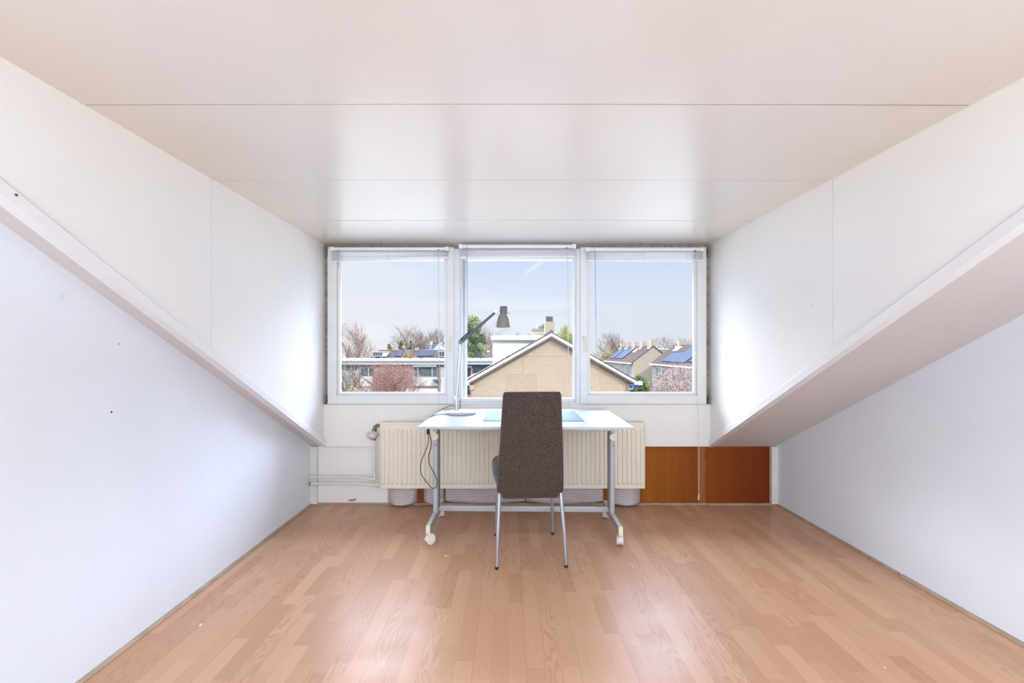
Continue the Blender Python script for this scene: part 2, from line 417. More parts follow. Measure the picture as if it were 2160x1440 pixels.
def thing(name, label, cat, loc=(0, 0, 0), rz=0, group=None, kind=None):
    o = bpy.data.objects.new(name, None); C.objects.link(o); o.empty_display_size = .05
    o.location = loc; o.rotation_euler = (0, 0, rz); return tag(o, label, cat, group, kind)
def box(name, mat, x0, x1, y0, y1, z0, z1, parent=None, bevel=0):
    return MB().box(x0, x1, y0, y1, z0, z1).build(name, mat, parent, bevel=bevel)

def S(o, label): return tag(o, label, None, None, 'structure')

# ================================================================= ROOM
XL, XR = -1.482, 2.002      # side walls
DL, DR = -1.382, 1.503      # dormer cheeks
YW = 3.42; ZC = 1.9475; BK = -1.9
SL = .5176
def zs(Y): return .435 + SL*(YW-Y)
Ytop = YW-(ZC-.435)/SL

S(box('floor', W_FLOOR, XL-.1, XR+.1, BK-.1, 3.56, -.12, 0), 'reddish beech strip laminate floor')
S(box('wall_left', W_SIDE, XL-.1, XL, BK-.1, 3.55, 0, 2.1), 'long white plaster wall on the left, with a scrap of torn tape')
S(box('wall_right', W_SIDE, XR, XR+.1, BK-.1, 3.55, 0, 2.1), 'white plaster wall on the right below the sloping roof')
S(box('wall_rear', W_SIDE, XL, XR, BK-.1, BK, 0, 2.1), 'white wall behind the viewer')
rw = MB(); x0_, x1_ = -1.25, 1.77
for (a_, b_, c_, d_) in ((x0_, x1_, .26, .32), (x0_, x1_, 1.84, 1.90), (x0_, x0_+.05, .32, 1.84), (x1_-.05, x1_, .32, 1.84)): rw.box(a_, b_, BK, -1.80, c_, d_)
S(rw.build('window_4', WHITE), 'white frame added around the fill light behind the viewer')  # made-up window frame, added to go with the rear fill light
# ceiling: panels with narrow open joints under a backing
mb = MB(); edges = [3.50, 2.79, 2.136, 1.482, .83, .18, -.5, -1.15, BK]
for i in range(len(edges)-1):
    a, b_ = edges[i], edges[i+1]
    dz = .0 if i < 2 else .0018*(i-1)
    j = (.0035, .0035, .0035, .0030)[i] if i < 4 else .0025
    x0, x1 = (DL-.02, DR+.02) if i < 3 else (XL, XR)
    if i == 3:   # next to where the slope meets the ceiling
        pass
    # slightly bowed near edge
    n = 14; vs_ = []
    for k in range(n+1):
        x = x0+(x1-x0)*k/n; bow = .006*math.sin(PI*k/n*1.2) if i else 0
        bow2 = .006*math.sin(PI*k/n*1.2) if i < 7 else 0
        for (yy, zz) in ((b_-bow2+j, ZC-dz), (a-bow-j, ZC-dz), (a-bow-j, ZC+.02), (b_-bow2+j, ZC+.02)): vs_.append((x, yy, zz))
    fs_ = []
    for k in range(n):
        for q in range(4): fs_.append((k*4+q, (k+1)*4+q, (k+1)*4+(q+1) % 4, k*4+(q+1) % 4))
    fs_ += [(0, 1, 2, 3), (n*4+3, n*4+2, n*4+1, n*4)]
    mb.add(vs_, fs_)
ceil = S(mb.build('ceiling', W_CEIL), 'cream white ceiling of wide panels with fine cross joints')
box('ceiling_backing', M('brown_joint_filler', (.36, .29, .23), .8), XL-.1, XR+.1, BK-.1, 3.56, ZC+.02, 2.1, ceil)

# cheeks of the dormer
def cheek(name, xa, xb, lab):
    m1 = MB(); j = 2.112
    m1.prism([(3.50, zs(3.50)), (3.50, ZC+.02), (j+.0015, ZC+.02), (j+.0015, zs(j))], 'X', xa, xb)
    m1.prism([(j-.0015, zs(j)), (j-.0015, ZC+.02), (Ytop-.05, ZC+.02)], 'X', xa, xb)
    return S(m1.build(name, W_CHEEK), lab)
cl_ = cheek('wall_dormer_left', DL-.03, DL, 'left white board cheek of the dormer with one upright joint')
cr_ = cheek('wall_dormer_right', DR, DR+.03, 'right white board cheek of the dormer with one upright joint')
# sloping roof boards
def slope(name, xa, xb, lab):
    m1 = MB(); y0, y1 = Ytop-.1, 3.56
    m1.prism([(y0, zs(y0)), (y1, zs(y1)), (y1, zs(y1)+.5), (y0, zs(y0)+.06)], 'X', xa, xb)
    return S(m1.build(name, W_SLOPE), lab)
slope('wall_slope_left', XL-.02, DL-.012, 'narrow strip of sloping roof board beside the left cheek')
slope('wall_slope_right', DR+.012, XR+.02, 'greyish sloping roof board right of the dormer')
# sloping trim boards
def slopetrim(name, xin, sgn, lab):
    m1 = MB(); y0, y1 = Ytop-.02, 3.415; n = 24; vs_ = []
    for k in range(n+1):
        y = y0+(y1-y0)*k/n; wob = .0016*noise.noise(Vector((y*4, sgn*3, 0)))
        zb = zs(y)
        prof = [(xin, zb+.046), (xin+sgn*-.006, zb+.046+wob), (xin+sgn*-.016, zb+.034), (xin+sgn*-.016, zb-.008), (xin+sgn*.026, zb-.008), (xin+sgn*.026, zb+.02)]
        for (xx, zz) in prof: vs_.append((xx, y, zz))
    q = 6; fs_ = [(k*q+i, k*q+(i+1) % q, (k+1)*q+(i+1) % q, (k+1)*q+i) for k in range(n) for i in range(q)]
    fs_ += [tuple(range(q)), tuple(reversed(range(n*q, n*q+q)))]
    m1.add(vs_, fs_)
    return S(m1.build(name, TRIMW), lab)
slopetrim('trim_1', DL, -1, 'white sloping trim board along the foot of the left cheek')
slopetrim('trim_2', DR, 1, 'white sloping trim board along the foot of the right cheek')

# wall below the windows
S(box('wall_front', WOODD, XL-.1, XR+.1, 3.50, 3.58, -.12, .76), 'outer wall below the windows')
S(box('wall_knee_panel', W_LOW, DL-.002, DR+.002, 3.395, 3.50, .4375, .7535, bevel=.0015), 'white board panel directly under the windows')
S(box('wall_knee_left', W_LOW, XL, P(879, 1, 3.42).x, 3.42, 3.50, 0, .46), 'off-white painted low wall panel behind the pipes')
S(box('wall_knee_right', HARD, P(879.3, 1, 3.42).x, XR, 3.425, 3.50, 0, .46), 'bare orange-brown stained hardboard low on the wall, right of the radiator')
# corner battens
S(MB().box(P(656.5, 0, 3.4).x-.005, P(669, 0, 3.4).x, 3.395, 3.42, .008, .436).build('trim_3', BATTEN, bevel=.002), 'cream upright corner batten at the left end of the low wall')
S(MB().box(P(1627, 0, 3.4).x, P(1637.5, 0, 3.4).x+.012, 3.392, 3.425, .008, .436).build('trim_4', BATTEN, bevel=.002), 'cream upright corner batten at the right end of the low wall')
# floor edge strips
def strip(name, pts, lab, h=.013, wd=.016):
    mb = MB()
    for (a, b_) in pts:
        a, b_ = Vector(a), Vector(b_); d = (b_-a).normalized(); nrm = Vector((-d.y, d.x, 0))
        vs_ = []
        for e in (a, b_):
            for (q, z) in ((0, 0), (wd, 0), (wd, .004), (wd*.72, h*.8), (wd*.3, h), (0, h)): vs_.append(e+nrm*q+Vector((0, 0, z)))
        mb.add(vs_, [(i, (i+1) % 6, (i+1) % 6+6, i+6) for i in range(6)]+[tuple(range(6)), tuple(reversed(range(6, 12)))])
    return S(mb.build(name, WOOD), lab)
strip('baseboard_left', [((XL, 3.40, 0), (XL, .2, 0))], 'thin wooden edge strip at the foot of the left wall')
strip('baseboard_right', [((XR, BK, 0), (XR, 2.315, 0)), ((XR+.004, 2.33, 0), (XR+.004, 3.41, 0))], 'thin wooden edge strip with a gap at the foot of the right wall')
strip('baseboard_front', [((1.485, 3.42, 0), (XL, 3.42, 0)), ((XR, 3.414, 0), (1.49, 3.414, 0))], 'thin wooden edge strip at the foot of the low wall under the windows', .012)

# ================================================================= WINDOWS
K = 3.39/F
def wx(x): return (x-CX)*K
def wz(y): return H-(y-CY)*K
def ring(mb, x0, x1, z0, z1, wl, wr, wb, wt, y0, y1):
    mb.box(x0, x0+wl, y0, y1, z0, z1); mb.box(x1-wr, x1, y0, y1, z0, z1)
    mb.box(x0+wl, x1-wr, y0, y1, z0, z0+wb); mb.box(x0+wl, x1-wr, y0, y1, z1-wt, z1)
fr = MB(); fr.box(DL, wx(958.5), 3.405, 3.47, wz(851.6)-.0005, wz(848)); fr.box(DL, DR, 3.405, 3.49, 1.915, ZC)
fr.box(DL, wx(693), 3.412, 3.49, .754, 1.93); fr.box(wx(1488), DR, 3.412, 3.49, .754, 1.93)
S(fr.build('trim_5', GRIME), 'grimy brown fixed frame edge around the windows')
fr = MB(); fr.box(DL, DR, 3.43, 3.50, .754, .768); fr.box(wx(955), wx(970), 3.40, 3.49, .754, 1.9145); fr.box(wx(1216), wx(1226), 3.40, 3.49, .754, 1.9145)
fr.box(DL, DR, 3.44, 3.50, 1.90, ZC); fr.box(wx(970), wx(1216), 3.40, 3.49, .754, wz(848)); fr.box(wx(970), wx(1216), 3.405, 3.49, 1.88, 1.9145)
S(fr.build('trim_6', SASH, bevel=.002), 'off-white mullions and sill between the three windows')
def handle(x, mirror, par):
    c = P(x, 712, 3.372); s = mirror
    mb = MB(); mb.tube([(c.x, 3.380, c.z), (c.x, 3.366, c.z)], .011, 16)
    mb.tube([(c.x, 3.368, c.z), (c.x, 3.345, c.z)], .007, 12)
    mb.tube([(c.x+.002*s, 3.345, c.z+.009), (c.x-.006*s, 3.338, c.z-.02), (c.x-.008*s, 3.338, c.z-.07), (c.x-.008*s, 3.342, c.z-.103)], [.007, .0085, .0085, .0075], 10)
    return mb.build('window_handle', CREAM, par, smooth=True)
def hinge(x, y, par):
    c = P(x, y, 3.39); mb = MB(); mb.tube([(c.x, 3.378, c.z-.03), (c.x, 3.378, c.z+.03)], .005, 10)
    mb.sphere((c.x, 3.378, c.z-.033), .007, 6); mb.sphere((c.x, 3.378, c.z+.033), .0055, 6); mb.box(c.x-.006, c.x+.006, 3.38, 3.392, c.z-.024, c.z+.024)
    return mb.build('hinge', DKMETAL, par, smooth=True)
def casement(n, xo0, xo1, xg0, xg1, yt, yb, gt, gb, lab, hx, mir, hxs):
    r = thing('window_%d' % n, lab, None, (0, 0, 0), kind='structure')
    x0, x1, z0, z1 = wx(xo0), wx(xo1), wz(yb), wz(yt)
    mb = MB(); ring(mb, x0, x1, z0, z1, wx(xg0-6)-x0, x1-wx(xg1+6), wz(gb+6)-z0, z1-wz(gt-4), 3.378, 3.43)
    mb.build('sash', SASH, r, bevel=.003)
    mb = MB(); ring(mb, wx(xg0-6), wx(xg1+6), wz(gb+6), wz(gt-4), 6*K, 6*K, 6*K, 4*K, 3.392, 3.425)
    mb.build('glazing_bead', SASH, r, bevel=.004)
    box('glass_pane', GLASS, wx(xg0)-.004, wx(xg1)+.004, 3.408, 3.412, wz(gb)-.004, wz(gt)+.004, r)
    handle(hx, mir, r)
    for (a, b_) in hxs: hinge(a, b_, r)
    return r
casement(1, 692, 957.5, 717, 937, 522, 851.6, 541, 827, 'left casement window with white sash and cream handle on its right stile', 950.5, 1, ((689, 531), (688, 841)))
r2 = thing('window_2', 'fixed middle window pane behind the desk', None, kind='structure')
mb = MB(); ring(mb, wx(970), wx(1216), wz(848), 1.88, 3*K, 5*K, 7*K, 10*K, 3.415, 3.47); mb.build('glazing_bead', SASH, r2, bevel=.003)
box('glass_pane', GLASS, wx(971), wx(1213), 3.440, 3.444, wz(842), 1.86, r2)
casement(3, 1224, 1489, 1245, 1464, 522, 851.6, 541, 827, 'right casement window with white sash and cream handle on its left stile', 1231.5, -1, ((1492, 532), (1494, 841)))
# outer reveal seen through the middle pane
mb = MB(); mb.box(wx(962), P(983, 0, 3.52).x, 3.50, 3.62, .75, 1.93); mb.box(P(1216, 0, 3.5).x, wx(1232), 3.50, 3.60, .75, 1.93); mb.box(DL-.1, P(705, 0, 3.56).x, 3.50, 3.56, .75, 1.93); mb.box(P(1476, 0, 3.56).x, DR+.1, 3.50, 3.56, .75, 1.93); mb.box(DL-.1, DR+.1, 3.50, 3.9, ZC-.03, 2.1); 
mb.box(wx(962), wx(1228), 3.50, 3.58, .73, .775)
S(mb.build('trim_7', M('weathered_outer_paint', (.5, .51, .54), .6, var=.05)), 'white outside reveal and sill of the dormer')

# ---- blinds
def blind(x0, x1, yt, ybl, ybr, lab, wandx, cordx, wand_end, cord_end, seed, dbl=False, hrh=8.5):
    KB = 3.345/F; rnd = random.Random(seed)
    bx = lambda x: (x-CX)*KB
    bz = lambda y: H-(y-CY)*KB
    r = thing('venetian_blind', lab, 'window blind', (bx((x0+x1)/2), 3.345, bz(yt)), group=None)
    ox, oy, oz = r.location
    T = Matrix.Translation((-ox, -oy, -oz))
    def bld(mb, nm, mt, **kw):
        mb.v = [tuple(T @ Vector(v)) for v in mb.v]; return mb.build(nm, mt, r, **kw)
    mb = MB(); mb.box(bx(x0+7), bx(x1-7), 3.333, 3.362, bz(yt+hrh-1), bz(yt+.8)); bld(mb, 'headrail', BLINDW, bevel=.002)
    for (a, b_) in ((x0, x0+8), (x1-8, x1)):
        mb = MB(); mb.box(bx(a), bx(b_), 3.330, 3.375, bz(yt+hrh), bz(yt-.6)); bld(mb, 'mounting_bracket', BLINDW, bevel=.003)
    nS = 6; zt = bz(yt+hrh+1.2)
    for i in range(nS):
        f = (i+.5)/nS; tl = zt+(bz(ybl-4)-zt)*f; tr_ = zt+(bz(ybr-4)-zt)*f
        mb = MB(); n = 16; vs_ = []; jit = rnd.uniform(-.0008, .0008); amp = rnd.uniform(0, .0018)
        for k in range(n+1):
            u = k/n; x = bx(x0+2)+(bx(x1-1)-bx(x0+2))*u; z = tl+(tr_-tl)*u-amp*math.sin(PI*u*2)+jit
            for (yy, dz) in ((-.0125, 0), (-.006, .0016), (.006, .0016), (.0125, 0), (.006, .0009), (-.006, .0009)):
                vs_.append((x, 3.346+yy, z+dz-(.24-.05*(i%3))*yy))
        q = 6; fs_ = [(k*q+j, k*q+(j+1) % q, (k+1)*q+(j+1) % q, (k+1)*q+j) for k in range(n) for j in range(q)]
        fs_ += [tuple(range(q)), tuple(reversed(range(n*q, n*q+q)))]
        mb.add(vs_, fs_); bld(mb, 'slat', SLATW)
    mb = MB(); n = 1
    za, zb = bz(ybl), bz(ybr); xa, xb = bx(x0+2), bx(x1-1)
    vs_ = [(x, y, z+h) for (x, z) in ((xa, za), (xb, zb)) for (y, h) in ((3.334, .001), (3.334, .011), (3.358, .011), (3.358, .001))]
    mb.add(vs_, [(0, 1, 2, 3), (7, 6, 5, 4), (0, 4, 5, 1), (1, 5, 6, 2), (2, 6, 7, 3), (3, 7, 4, 0)]); bld(mb, 'bottom_rail', BLINDW, bevel=.002)
    for f in (.135, .49, .86):
        x = bx(x0+(x1-x0)*f); zz = za+(zb-za)*f
        mb = MB(); pts = []
        for k in range(7): pts.append((x+(.0035 if k % 2 else -.0035), 3.331, zz+(zt-zz)*k/6))
        mb.tube(pts, .0016, 5)
        mb.tube([(x-.006, 3.332, zz+.03), (x+.004, 3.330, zz+.022), (x-.005, 3.330, zz+.012), (x+.005, 3.331, zz+.004)], .003, 5)
        mb.tube([(x, 3.332, zz+.008), (x, 3.330, zz+.001)], .004, 8)
        bld(mb, 'ladder_cord', BLINDW)
    mb = MB(); x = bx(wandx[0]); xe = bx(wandx[1])
    mb.tube([(x, 3.328, bz(yt+4)), (x, 3.322, bz(yt+10)), (x, 3.320, bz(yt+13))], .0022, 8)
    mb.tube([(x, 3.320, bz(yt+12)), (x+(xe-x)*.4, 3.321, bz((yt+wand_end)/2)), (xe, 3.322, bz(wand_end))], .0032, 6)
    bld(mb, 'tilt_wand', M('clear_acrylic_wand', (.42, .47, .58), .15, var=.02, coat=.5), smooth=True)
    mb = MB()
    for d in ((0, 0), (.0065, -.02)) if dbl else ((0, 0), (.0035, 0)):
        x = bx(cordx[0])+d[0]; pts = []
        for k in range(15):
            u = k/14; pts.append((x+(bx(cordx[1])-bx(cordx[0]))*u+.0010*math.sin(u*9+seed), 3.320-.006*u, bz(yt+8)+(bz(cord_end)-d[1]-bz(yt+8))*u))
        mb.tube(pts, .0012, 5)
        if dbl:
            e = pts[-1]; mb2 = MB(); mb2.lathe([(.002, 0), (.003, -.004), (.0045, -.016), (.0062, -.022), (.0062, -.026), (.004, -.028)], (e[0]-d[0]*.6, e[1], e[2]), 12)
            bld(mb2, 'tassel', CREAM, smooth=True)
    bld(mb, 'pull_cord', M('cord_cotton', (.78, .74, .72), .8, var=.1, scale=200))
    mb = MB(); x = bx(cordx[0]); mb.box(x-.006, x+.006, 3.327, 3.334, bz(yt+hrh+.5), bz(yt+hrh-2.5)); bld(mb, 'cord_lock', GREYD)
    return r
blind(697, 947, 521.5, 554, 545.5, 'white venetian blind pulled up crookedly over the left window', (714.5, 716), (925.5, 928), 566, 862, 3, hrh=8)
blind(968, 1215, 515.8, 545, 543.2, 'white venetian blind pulled up over the middle window', (986, 986), (1195.5, 1198.5), 735, 859, 5, hrh=9)
blind(1235, 1484, 522.8, 551.5, 551.2, 'white venetian blind pulled up over the right window, tasselled cord hanging low', (1254, 1257), (1465, 1470), 742, 1043, 8, True, hrh=8)

# ================================================================= RADIATOR
RY = 3.30; KR = RY/F
rx0, rx1 = (801-CX)*KR, (1361-CX)*KR; rz1, rz0 = H-(891-CY)*KR, H-(1031-CY)*KR
rad = thing('radiator', 'wide cream panel radiator under the windows behind the desk', 'radiator', ((rx0+rx1)/2, RY+.04, rz0))
def loc(o): return Matrix.Translation(-Vector(o.location))
def put(mb, par, nm, mt, **kw):
    T = par.matrix_basis.inverted()
    mb.v = [tuple(T @ Vector(v)) for v in mb.v]; return mb.build(nm, mt, par, **kw)
mb = MB(); mb.box(rx0, rx1, RY+.008, RY+.016, rz0, rz1-.012)
npc = 58; pit = (rx1-rx0-.016)/npc
for i in range(npc):
    xc = rx0+.008+pit*(i+.5)
    a, b_ = pit*.33, pit*.20; za, zb = rz0+.030, rz1-.045
    vs_ = []
    for (hw, yy, dz) in ((a, RY+.0085, 0), (b_, RY-.001, .009)):
        vs_ += [(xc-hw, yy, za+dz), (xc+hw, yy, za+dz), (xc+hw, yy, zb-dz), (xc-hw, yy, zb-dz)]
    mb.add(vs_, [(4, 5, 6, 7), (0, 1, 5, 4), (1, 2, 6, 5), (2, 3, 7, 6), (3, 0, 4, 7)])
put(mb, rad, 'front_panel', RADM, bevel=.002)
mb = MB(); mb.box(rx0+.01, rx1-.01, RY+.072, RY+.080, rz0+.01, rz1-.02); put(mb, rad, 'rear_panel', RADM)
for x in (rx0, rx1-.006): put(MB().box(x, x+.006, RY+.0, RY+.080, rz0-.001, rz1), rad, 'side_cover', RADM, bevel=.002)
mb = MB(); mb.box(rx0, rx1, RY+.002, RY+.020, rz1-.014, rz1); mb.box(rx0, rx1, RY+.066, RY+.084, rz1-.014, rz1)
for i in range(64):
    x = rx0+.01+(rx1-rx0-.02)*i/63; mb.box(x-.004, x+.004, RY+.02, RY+.066, rz1-.006, rz1-.001)
put(mb, rad, 'top_grille', RADM, bevel=.001)
for x in (rx0+.2, rx1-.23): put(MB().box(x, x+.03, RY+.08, 3.394, .46, rz1-.05), rad, 'wall_bracket', DKMETAL)
# valve + pipes: one heating branch
YP = 3.34; pp = lambda x, y, Y=YP: P(x, y, Y)
vt = thing('thermostatic_valve', 'grubby white thermostatic valve at the left end of the radiator', 'valve', pp(790, 917))
mb = MB(); mb.tube([pp(801, 897), pp(796, 897), pp(791.5, 900), pp(789.5, 906)], [.0115, .013, .013, .014], 12); mb.tube([pp(789.8, 905), pp(789.3, 912)], .017, 12)
put(mb, vt, 'elbow', DKMETAL, smooth=True)
mb = MB(); mb.tube([pp(794, 914), pp(789, 917, 3.33), pp(784, 919, 3.31), pp(778.5, 917, 3.30), pp(775, 916, 3.295)], [.022, .030, .031, .025, .016], 18)
put(mb, vt, 'thermostat_head', M('grubby_white_plastic', (.76, .74, .72), .4, var=.25, scale=60, col2=(.45, .38, .33)), smooth=True)
mb = MB(); mb.tube([pp(789.5, 922), pp(789.8, 928)], [.016, .010], 12); put(mb, vt, 'union_nut', DKMETAL, smooth=True)
pf = tag(MB().tube([pp(653, 1006), pp(700, 1006), pp(760, 1006.5), pp(775, 1008.5), pp(787, 1010.5), pp(789.5, 1009), pp(790, 1003), pp(790.2, 960), pp(790, 924)], .0078, 12).build('heating_pipe', PIPE, smooth=True),
   'upper white heating pipe bending up to the thermostatic valve', 'pipe')
mb = MB(); mb.tube([pp(782, 1009.5), pp(792, 1010.5)], .012, 12); mb.tube([pp(790, 1011), pp(790.1, 1000)], .0115, 12); mb.build('pipe_elbow', PIPE, pf, smooth=True)
mb = MB().tube([pp(652.5, 1006), pp(655.5, 1006)], .012, 12).build('wall_clip', PIPE, pf, smooth=True)
pr = tag(MB().tube([pp(653, 1020), pp(700, 1019.8), pp(760, 1020.5), pp(780, 1022), pp(801, 1023)], .0078, 12).build('heating_pipe', PIPE, smooth=True),
   'lower white heating pipe running straight into the foot of the radiator', 'pipe')
MB().tube([pp(794, 1022.6), pp(801, 1023)], .017, 12).build('union_nut', PIPE, pr, smooth=True)
MB().tube([pp(652.5, 1020), pp(655.5, 1020)], .012, 12).build('wall_clip', DKMETAL, pr, smooth=True)

# bubble foil sheets behind and under the radiator
def foil(x0, x1, lab, bulge, top=.128, seed=0, bot=1064):
    YF = 3.395; a, b_ = (x0-CX)*YF/F, (x1-CX)*YF/F
    mb = MB(); nx, nz = 26, 12; vs_ = []
    for j in range(nz+1):
        for i in range(nx+1):
            u = i/nx; v = j/nz
            x = a+(b_-a)*u; s_ = math.sin(PI*u)**.6
            z = .012+(1-s_)*.012*(1 if v == 0 else 1-v)+(top)*v
            y = 3.412-bulge*s_*(1-.35*v)+.004*noise.noise(Vector((x*9, z*14, seed)))
            if j == 0: y += .008
            vs_.append((x, y, z))
    n1 = (nx+1)*(nz+1); vs_ += [(x, y+.003, z) for (x, y, z) in vs_]
    fs_ = []
    for j in range(nz):
        for i in range(nx):
            q = j*(nx+1)+i; fs_.append((q, q+1, q+nx+2, q+nx+1)); fs_.append((q+n1, q+nx+1+n1, q+nx+2+n1, q+1+n1))
    for i in range(nx): fs_.append((i, i+n1, i+1+n1, i+1)); k = nz*(nx+1)+i; fs_.append((k, k+1, k+1+n1, k+n1))
    for j in range(nz):
        k = j*(nx+1); fs_.append((k, k+nx+1, k+nx+1+n1, k+n1)); k += nx; fs_.append((k, k+n1, k+nx+1+n1, k+nx+1))
    mb.add(vs_, fs_); return tag(mb.build('insulation_foil', FOIL, smooth=True), lab, 'insulation foil', 'bubble foil sheets behind the radiator')
foil(817, 880, 'short rounded bubble foil sheet under the left end of the radiator', .075, seed=1)
foil(893, 937, 'bubble foil sheet behind the left desk leg', .045, seed=2)
foil(939, 1108, 'long bubble foil sheet under the radiator left of the chair', .020, seed=3)
foil(1110, 1273, 'long bubble foil sheet under the radiator right of the chair', .030, seed=4)
foil(1286, 1352, 'short rounded bubble foil sheet under the right end of the radiator', .075, seed=5)

# ================================================================= DESK
desk = thing('desk', 'white rectangular desk on a grey steel frame with castors', 'desk', (.098, 2.912, 0), math.radians(-1.2))
box('tabletop', TOPW, -.60, .60, -.40, .415, .7185, .7285, desk, .0008)
MB().box(-.6005, .6005, -.4005, .4155, .7160, .7268).build('edge_band', GREYM, desk, bevel=.001)
fx = .5665
box('front_rail', GREYM, -fx+.02, fx-.02, -.01, .02, .640, .716, desk, .002)
box('stretcher', GREYM, -fx+.01, fx-.01, .045, .075, .105, .137, desk, .003)
for sgn in (-1, 1):
    x = sgn*fx-.006
    MB().loft([((x, .03, .10), .017, .034), ((x, .03, .66), .017, .034)], 24, 4).build('leg', GREYM, desk, smooth=True)
    ch = MB().box(x-sgn*.016-.006, x-sgn*.016+.006, .005, .055, .14, .66).build('leg_channel', GREYD, desk)
    box('upper_leg', WHITE, x-.014, x+.014, .01, .05, .62, .717, desk, .002)
    mb = MB().tube([(x, -.004, .606), (x, -.034, .606)], .0245, 24); mb.build('pivot_cap', CREAM, desk, smooth=True, bevel=.002)
    MB().tube([(x+.002, -.0035, .548), (x+.002, -.0065, .548)], .005, 10).build('bolt', DKMETAL, desk)
    # foot beam
    ft = MB().box(x-.0125, x+.0125, -.235, .245, .068, .117).build('foot', GREYM, desk, bevel=.002)
    MB().box(x-.0128, x+.0128, -.238, -.233, .0675, .1175).build('end_cap', CREAM, ft)
    MB().box(x-.0128, x+.0128, .243, .248, .0675, .1175).build('end_cap', CREAM, ft)
    for (yy, ang) in ((-.215, 25 if sgn < 0 else 82), (.225, 110 if sgn < 0 else 60)):
        cm = Matrix.Translation((x, yy, .031)) @ Matrix.Rotation(math.radians(ang), 4, 'Z')
        wm_ = cm @ Matrix.Rotation(PI/2, 4, 'X')
        ca = MB().tube([(x, yy, .069), (x, yy, .05)], .008, 10)
        for a, b_ in ((-.010, .010),):
            pass
        vs0 = len(ca.v)
        hood = MB(); hood.lathe([(.020, -.013), (.0295, -.010), (.0295, .010), (.020, .013)], (0, 0, 0), 24)
        cast = MB(); off = Vector((.012, 0, 0))
        cast.v = [tuple(wm_ @ (Vector(v)+Vector((.010, 0.002, 0)))) for v in hood.v]; cast.f = hood.f
        c_ = cast.build('castor', M('white_castor_plastic', (.80, .77, .73), .4, var=.03), desk, smooth=True)
        ca.build('stem', GREYD, c_)
        for a in (-1, 1):
            wh = MB().lathe([(.004, 0), (.024, 0), (.0265, .003), (.0265, .0075), (.023, .0095), (.004, .010)], (0, 0, 0), 28)
            wh.v = [tuple(wm_ @ Vector((v[0]+.010, v[1]-.004, a*(v[2]+.0105)))) for v in wh.v]
            wh.build('wheel', M('castor_wheel_plastic', (.78, .74, .70), .45, var=.03), c_, smooth=True)
        br = MB().box(-.045+.02, -.020+.01, -.008, .008, -.004, .004, cm)
        if yy < 0 and sgn < 0: br.build('brake_lever', WHITE, c_)

# cutting mat
def grid_mat():
    m, t, b = nodes('pale_blue_grid_mat'); v = objcoord(t, world=False)
    s = N(t, 'ShaderNodeSeparateXYZ'); t.links.new(v, s.inputs[0])
    ls = []
    for q in (0, 1):
        ls.append(mth(t, 'LESS_THAN', mth(t, 'FRACT', mth(t, 'DIVIDE', mth(t, 'ADD', s.outputs[q], 5), .020)), .14))
    l = mth(t, 'MAXIMUM', ls[0], ls[1])
    t.links.new(mixc(t, mth(t, 'MULTIPLY', l, .55), (.10, .17, .26), (.24, .33, .42)), b.inputs['Base Color']); b.inputs['Roughness'].default_value = .5; b.inputs['Specular IOR Level'].default_value = .1
    return m
mt = thing('cutting_mat', 'large pale blue gridded mat lying on the desk behind the chair back', 'mat', (.148, 2.955, .7285), math.radians(-.6))
box('mat_sheet', grid_mat(), -.305, .305, -.235, .245, 0, .003, mt, .001)

# ================================================================= LAMP
ZT = .7285
lp = thing('desk_lamp', 'adjustable desk lamp with round white base and smoky shade, arm bent to the right', 'desk lamp', (-.3215, 3.05, ZT))
def lp_(mb, nm, mt_, **kw): return put(mb, lp, nm, mt_, **kw)
mb = MB().lathe([(.06, 0), (.098, 0), (.101, .004), (.101, .012), (.097, .018), (.088, .0205), (.02, .022)], (-.3215, 3.05, ZT), 48); lp_(mb, 'base', M('white_lamp_base', (.50, .51, .54), .3, var=.01), smooth=True)
b0 = Vector((-.352, 3.055, ZT+.02)); j0 = P(963.2, 838, 3.055); j1 = P(971.5, 722, 3.055); j2 = P(1046.5, 657, 3.04)
mb = MB().tube([b0, b0+Vector((0, 0, .02)), j0], [.010, .0085, .0085], 14); lp_(mb, 'post', CHROME, smooth=True)
mb = MB(); mb.tube([j0+Vector((-.004, -.012, 0)), j0+Vector((-.004, .012, 0))], .010, 14); mb.tube([j0+Vector((-.012, -.010, .006)), j0+Vector((-.012, .010, .006))], .005, 10); lp_(mb, 'pivot', CHROME, smooth=True)
mb = MB().tube([j0, j0.lerp(j1, .5), j1], .0135, 16); lo = lp_(mb, 'lower_arm', CHROME, smooth=True)
mb = MB(); mb.tube([j1+Vector((0, -.017, 0)), j1+Vector((0, .017, 0))], .0135, 18); mb.tube([j1+Vector((0, -.021, 0)), j1+Vector((0, -.017, 0))], .008, 12)
mb.tube([j1+Vector((-.013, -.004, .010)), j1+Vector((.006, -.004, .016)), j1+Vector((.022, -.004, .018))], .004, 8); lp_(mb, 'elbow_joint', LAMPD, smooth=True)
mb = MB().tube([j1, j1.lerp(j2, .3), j2], [.0125, .0115, .0085], 14); ua = lp_(mb, 'upper_arm', LAMPD, smooth=True)
mb = MB(); dd = (j2-j1); nn = Vector((-dd.z, 0, dd.x)).normalized()
mb.tube([j1+nn*.012, j1.lerp(j2, .12)+nn*.018, j1.lerp(j2, .30)+nn*.014], .0035, 8); lp_(mb, 'arm_cable', BLACK, smooth=True)
mb = MB(); mb.tube([j2+Vector((0, -.012, 0)), j2+Vector((0, .012, 0))], .0115, 16); mb.tube([j2, P(1055, 656, 3.04)], .007, 10)
